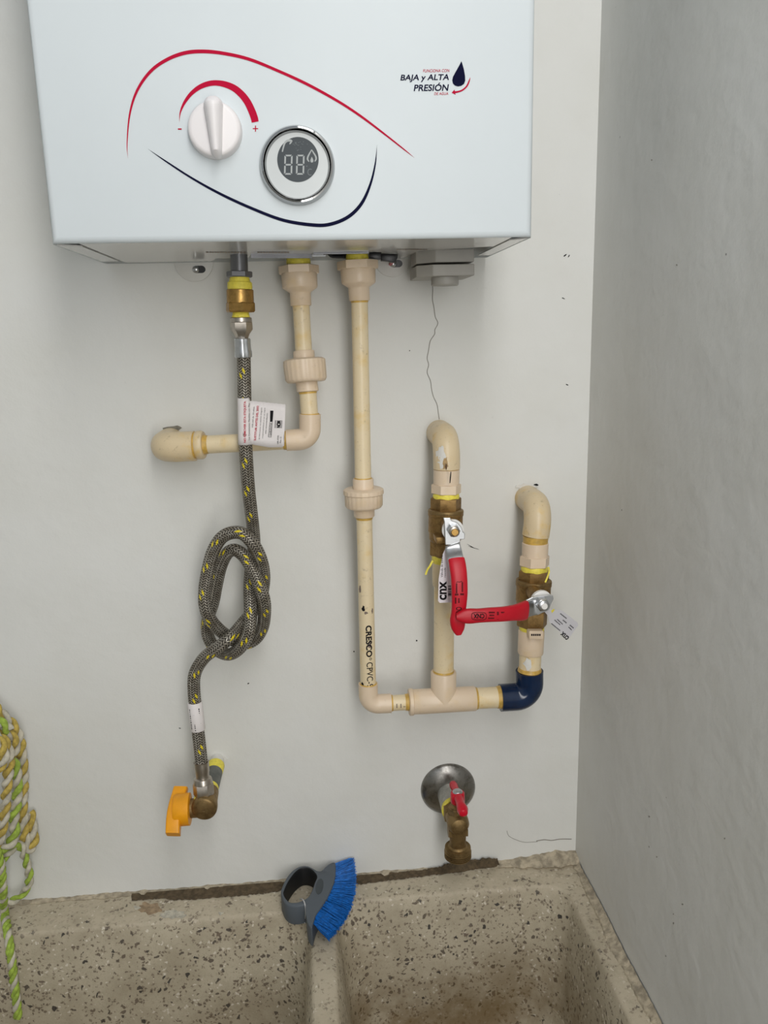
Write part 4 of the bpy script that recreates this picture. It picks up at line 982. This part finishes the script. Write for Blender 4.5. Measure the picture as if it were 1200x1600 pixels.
# ------------------------------------------------------------------ faucet
fc = at(700, 1232, 0.0); fm = mpp(fc)
fa = Thing('wall_faucet', 'brass garden tap with red handle on a round steel wall flange', 'faucet', fc)
fr = 43 * fm
fa.part('wall_flange', sweep([fc + Vector((0, -d, 0)) for d in (0, .0012, .0035, .006, .008, .0092, .0095)], [fr, fr * .995, fr * .93, fr * .80, fr * .62, fr * .46, fr * .36], n=64, axis=(0, -1, 0)), M['flange'], sharp=60)
def fal(ys, ws, n=28, **k): return sweep([Vector((fc.x, y, fc.z - .002)) for y in ys], [w / 2 * fm for w in ws], n=n, axis=(0, -1, 0), **k)
fa.part('nipple', fal((-.004, -.040), (37, 37)), plain('worn_nipple', (188, 186, 178), .4, .5, var=.35, scale=90))
fa.part('thread_tape', fal((-.037, -.038, -.043, -.044), (36, 37.5, 37.5, 35)), M['tape'])
bz = fc.z - .002
hx_ = fa.part('body', fal((-.042, -.0435, -.052, -.054), (33, 37.5, 37.5, 33), n=6, rot=pi / 6), M['bronze'])
fa.part('barrel', fal((-.050, -.064, -.071, -.076, -.078), (31, 32, 31, 24, 12)), M['bronze'])
sy = -.062
def fz(zs, ws, n=32, **k): return sweep([Vector((fc.x + .0005, sy, z)) for z in zs], [w / 2 * fm for w in ws], n=n, axis=(0, 0, -1), **k)
zt = at(716, 1339, sy).z
sp = fa.part('spout', fz((bz - .004, bz - .012, bz - .016, bz - .022, zt + .016, zt + .0135), (27, 28, 26, 24, 24, 30)), M['bronze'])
tp_ = [(zt + .0140, 30), (zt + .0135, 38), (zt + .0095, 38.5), (zt + .009, 36)]
for i in range(4): tp_ += [(zt + .0084 - i * .0021, 40), (zt + .0076 - i * .0021, 40), (zt + .0070 - i * .0021, 35.5), (zt + .0066 - i * .0021, 35.5)]
tp_ += [(zt + .0002, 35)]
fa.part('spout_thread', fz([a for a, _ in tp_], [w for _, w in tp_], n=36), M['bronze'], sp, sharp=20)
fa.part('side_hex', sweep([Vector((fc.x + d, sy, bz - .013)) for d in (-.0105, .0112)], 10 * fm, n=6, axis=(1, 0, 0)), M['bronze'], sp)
bon = fa.part('bonnet', fz((bz + .026, bz + .020, bz + .018, bz + .006), (13, 16, 24, 25), n=24), M['bronze'])
fa.part('bonnet_nut', fz((bz + .0175, bz + .0165, bz + .0085, bz + .0075), (26, 29, 29, 26), n=6), M['bronze'], bon)
zh = bz + .030
hcx = fc.x + .0005
hn = fa.part('tee_handle', join([sweep([Vector((hcx + dx, sy + d, zh + dz)) for d, dx, dz in ((-.0335, .0008, -.001), (-.032, .0008, -.001), (-.027, .0007, 0), (-.018, .0004, .0005), (-.010, .0002, .001), (0, 0, .0015), (.010, -.0002, .001), (.021, -.0006, 0), (.026, -.0008, 0), (.028, -.0009, 0))], [.0020, .0046, .0062, .0050, .0044, .0064, .0040, .0048, .0040, .002], n=22),
    sweep([Vector((hcx, sy, zh + d)) for d in (-.008, -.006, .004, .0055)], [.0068, .0082, .0078, .0066], n=24, axis=(0, 0, 1))]), M['redk'], label='red tee handle')
fa.part('handle_screw', dome(Vector((hcx, sy, zh + .0054)), (0, 0, 1), .0058, .0028, n=24), M['zinc'], hn)

# ------------------------------------------------------------------ scrub brush on the rim
bc_ = lambda pts: [(420 + x / 6.6667, 1310 + y / 6.6667) for x, y in pts]
bz_ = ZT + .0255
br_ = Thing('scrub_brush', 'grey loop-handled scrub brush with blue bristles lying on sink divider', 'brush', atz(490, 1410, ZT))
outer = [(140, 612), (125, 550), (148, 480), (190, 402), (250, 332), (320, 292), (390, 283), (450, 305), (505, 335), (555, 332), (600, 290), (640, 260), (690, 250), (697, 320), (690, 410), (660, 505), (610, 610), (545, 712), (490, 795), (462, 880), (445, 925), (405, 880), (388, 800), (384, 730), (372, 690), (300, 704), (220, 698), (170, 668)]
inner = [(158, 585), (172, 520), (218, 430), (278, 352), (345, 308), (415, 310), (468, 345), (500, 402), (475, 465), (448, 545), (415, 605), (368, 636), (295, 664), (212, 658)]
def smoothloop(pts, per=4):
    P = [Vector((x, y, 0)) for x, y in pts]; n = len(P); out = []
    for i in range(n):
        p0, p1, p2, p3 = P[i - 1], P[i], P[(i + 1) % n], P[(i + 2) % n]
        for k in range(per):
            t = k / per; q = .5 * ((2 * p1) + (p2 - p0) * t + (2 * p0 - 5 * p1 + 4 * p2 - p3) * t * t + (3 * p1 - p0 - 3 * p2 + p3) * t ** 3); out.append((q.x, q.y))
    return out
def brushbody():
    bm = bmesh.new(); lay = []; oo = [atz(*p, bz_) for p in bc_(smoothloop(outer))]; ii = [atz(*p, bz_) for p in bc_(smoothloop(inner))]
    co = sum(oo, Vector()) / len(oo); ci = sum(ii, Vector()) / len(ii); H = bz_ - ZT - .0008
    def ring(pts, cen, grow, dz): return [bm.verts.new(Vector((p.x, p.y, bz_ - dz)) + (Vector((p.x, p.y, 0)) - Vector((cen.x, cen.y, 0))).normalized() * grow) for p in pts]
    O = [ring(oo, co, g, d) for g, d in ((-.0012, 0), (-.0003, .0005), (0, .002), (0, H - .002), (-.0012, H))]
    I = [ring(ii, ci, g, d) for g, d in ((.0008, 0), (.0002, .0005), (0, .002), (0, H - .002), (.0008, H))]
    for S in (O,):
        for a, b in zip(S, S[1:]):
            n = len(a)
            for i in range(n): bm.faces.new((a[i], a[(i + 1) % n], b[(i + 1) % n], b[i]))
    lin = bmesh.new()
    for S in [[[lin.verts.new(v.co) for v in r] for r in I]]:
        for a, b in zip(S, S[1:]):
            n = len(a)
            for i in range(n): lin.faces.new((a[i], a[(i + 1) % n], b[(i + 1) % n], b[i]))
    for lvl in (0, -1):
        es = []
        for S in (O, I):
            r = S[lvl]
            for i in range(len(r)):
                e = bm.edges.get((r[i], r[(i + 1) % len(r)])) or bm.edges.new((r[i], r[(i + 1) % len(r)])); es.append(e)
        bmesh.ops.triangle_fill(bm, use_beauty=True, use_dissolve=False, edges=es)
    return bm, lin
_b, _l = brushbody()
bb = br_.part('handle_body', _b, M['rubber'], sharp=50)
br_.part('loop_lining', _l, M['lining'], bb, label='black inside of the handle loop', sharp=50)
el = [(528 + 50 * math.cos(t) * .75 + 38 * math.sin(t) * .45, 500 - 82 * math.sin(t) * .98 + 12 * math.cos(t)) for t in [2 * pi * i / 30 for i in range(30)]]
br_.part('thumb_pad', prism([atz(*p, bz_ + .0003) for p in bc_(el)], (0, 0, -.002)), M['rubberd'], bb, smooth=False)
basel = [Vector((*p, 0)) for p in bc_([(692, 262), (693, 330), (688, 410), (658, 508), (608, 612), (543, 715), (490, 797), (462, 878)])]
tipl = [Vector((*p, 0)) for p in bc_([(862, 165), (898, 250), (916, 400), (912, 560), (868, 740), (790, 880), (705, 985), (640, 1042)])]
def onl(L, t):
    f = t * (len(L) - 1); i = min(int(f), len(L) - 2); return L[i].lerp(L[i + 1], f - i)
def bristles():
    bm = bmesh.new(); rnd = random.Random(3)
    for k in range(2600):
        t = min(max(rnd.uniform(-.01, 1.01), 0), 1); h = rnd.uniform(0, 1)
        t = (math.floor(t * 26) + .5 + (t * 26 - math.floor(t * 26) - .5) * .8) / 26
        z0 = lerp(ZT + .004, bz_ - .002, h); z1 = lerp(ZT + .0012, bz_ + .0015, min(max(h + rnd.uniform(-.14, .14), 0), 1))
        b = onl(basel, t); tp = onl(tipl, min(max(t + rnd.uniform(-.03, .03), 0), 1))
        p0 = atz(b.x - .6, b.y, z0); L = rnd.uniform(.93, 1.02) - .10 * (1 - h) * rnd.random(); p1 = atz(tp.x, tp.y, bz_); q0 = atz(b.x, b.y, bz_)
        d = (p1 - q0) * L; e = Vector((p0.x + d.x, p0.y + d.y, z1))
        e += Vector((rnd.gauss(0, .0007), rnd.gauss(0, .0007), 0)); e.y = min(e.y, -.004)
        mid = (p0 + e) / 2 + Vector((rnd.gauss(0, .0004), rnd.gauss(0, .0004), rnd.gauss(0, .0003)))
        sd = Vector((-(e - p0).y, (e - p0).x, 0)).normalized() * .00042; up = Vector((0, 0, .00045))
        rings = [[bm.verts.new(c + sd * f), bm.verts.new(c - sd * f), bm.verts.new(c + up * f)] for c, f in ((p0, 1), (mid, 1), (e, .6))]
        for a, c in zip(rings, rings[1:]):
            for i in range(3): bm.faces.new((a[i], a[(i + 1) % 3], c[(i + 1) % 3], c[i]))
        bm.faces.new(rings[-1])
    return bm
bo = br_.part('bristles', bristles(), M['bristle'], smooth=False); bo['kind'] = 'stuff'
cl = [(325, 632), (352, 636), (372, 672), (383, 730), (384, 790), (378, 850), (374, 885)]
br_.part('hanging_cord', sweep(catmull([atz(*p, z) for p, z in zip(bc_(cl), (bz_ - .006, bz_ + .0012, bz_ + .001, bz_ - .003, bz_ - .009, ZT + .004, ZT + .0022))], 5), .0007, n=8), M['cord'])

# ------------------------------------------------------------------ ropes hanging at the left
def rope(t, path, r, mats, pitch=.026, ph=0.0, per=10):
    P = catmull(path, per); S = [0.0]
    for a, b in zip(P, P[1:]): S.append(S[-1] + (b - a).length)
    u = None; frames = []
    for i in range(len(P)):
        tg = (P[min(i + 1, len(P) - 1)] - P[max(i - 1, 0)]).normalized()
        if u is None: u = (Vector((1, 0, 0)) if abs(tg.x) < .8 else Vector((0, 0, 1)))
        u = (u - tg * u.dot(tg)).normalized(); frames.append((u.copy(), tg.cross(u)))
    n = len(mats)
    for k, m in enumerate(mats):
        cs, rs = [], []
        for p, s, (a, b) in zip(P, S, frames):
            th = 2 * pi * (s / pitch + k / n) + ph; cs.append(p + a * (r * .52 * math.cos(th)) + b * (r * .52 * math.sin(th)))
            rs.append(r * (.60 + .07 * math.sin(s / .0105 * 2 * pi + k)))
        t.part('strand', sweep(cs, rs, n=10), m)
def ro(pts): return [at(x, y, Y) for x, y, Y in pts]
ry = Thing('rope', 'yellow and white twisted rope hanging in a coil at far left', 'rope', at(20, 1200, -.03), None)
rr_ = 7.8 * mpp(at(20, 1250, -.03))
rope(ry, ro([(-40, 1096, -.030), (-14, 1102, -.030), (4, 1118, -.030), (20, 1134, -.028), (29, 1152, -.025), (33, 1175, -.023), (36, 1200, -.022), (36, 1230, -.022), (35, 1262, -.022), (37, 1292, -.022), (41, 1316, -.024), (48, 1326, -.026), (53, 1312, -.020), (50, 1288, -.014), (46, 1270, -.012)]), rr_, (M['ropey'], M['ropew']), ph=.4)
rope(ry, ro([(-30, 1140, -.050), (-6, 1148, -.052), (8, 1160, -.054), (14, 1176, -.056), (14, 1194, -.056), (12, 1215, -.055), (10, 1240, -.054), (7, 1268, -.053), (4, 1295, -.052), (-4, 1320, -.050), (-20, 1335, -.048)]), rr_ * .95, (M['ropew'], M['ropey']), ph=2.2)
rope(ry, ro([(-30, 1135, -.036), (0, 1140, -.040), (16, 1148, -.040), (24, 1160, -.038), (22, 1175, -.038), (14, 1184, -.040), (2, 1176, -.042), (-20, 1170, -.040)]), rr_ * .9, (M['ropew'], M['ropey']))
rope(ry, ro([(-30, 1198, -.062), (-8, 1200, -.066), (3, 1194, -.068), (6, 1178, -.068), (2, 1162, -.066), (-12, 1152, -.064), (-30, 1150, -.06)]), rr_ * .95, (M['ropew'], M['ropey']), ph=1)
rg = Thing('rope', 'lime green and white twisted rope with a tail dangling into the sink', 'rope', at(20, 1340, -.04))
rope(rg, ro([(-30, 1120, -.046), (-8, 1126, -.048), (6, 1132, -.046), (14, 1142, -.044)]), rr_ * .95, (M['ropeg'], M['ropew']), ph=1)
rope(rg, ro([(10, 1186, -.046), (20, 1192, -.046), (25, 1208, -.042), (27, 1230, -.040), (25, 1256, -.040), (21, 1280, -.042), (23, 1300, -.044), (16, 1318, -.046), (2, 1326, -.048), (-20, 1330, -.048)]), rr_, (M['ropew'], M['ropeg']))
rope(rg, ro([(2, 1345, -.038), (16, 1330, -.036), (28, 1318, -.034), (36, 1330, -.030), (42, 1350, -.026), (46, 1372, -.022), (42, 1388, -.020), (30, 1402, -.022), (16, 1409, -.026), (0, 1408, -.03)]), rr_ * .8, (M['ropew'], M['ropeg']), ph=2)
zr = ZT + rr_ * 1.15
rope(rg, ro([(-8, 1322, -.056), (0, 1346, -.054), (3, 1370, -.050), (5, 1392, -.045)]) + [atz(7, 1424, zr), atz(10, 1444, zr), atz(13, 1462, zr - .002)] + ro([(17, 1492, -.073), (21, 1525, -.075), (25, 1558, -.077), (28, 1590, -.079)]), rr_ * .8, (M['ropew'], M['ropeg'], M['ropeg']))

# look-alikes carry a shared group
for nm, g in (('ball_valve', 'ball valves on the two risers'), ('wall_elbow', 'elbows coming out of the wall'), ('hang_tag', 'tags hanging from the valves'), ('rope', 'ropes hanging at the left'), ('water_pipe', 'cream plastic water pipes under the heater')):
    for o in bpy.data.objects:
        if o.parent is None and o.name.split('.')[0] == nm: o['group'] = g
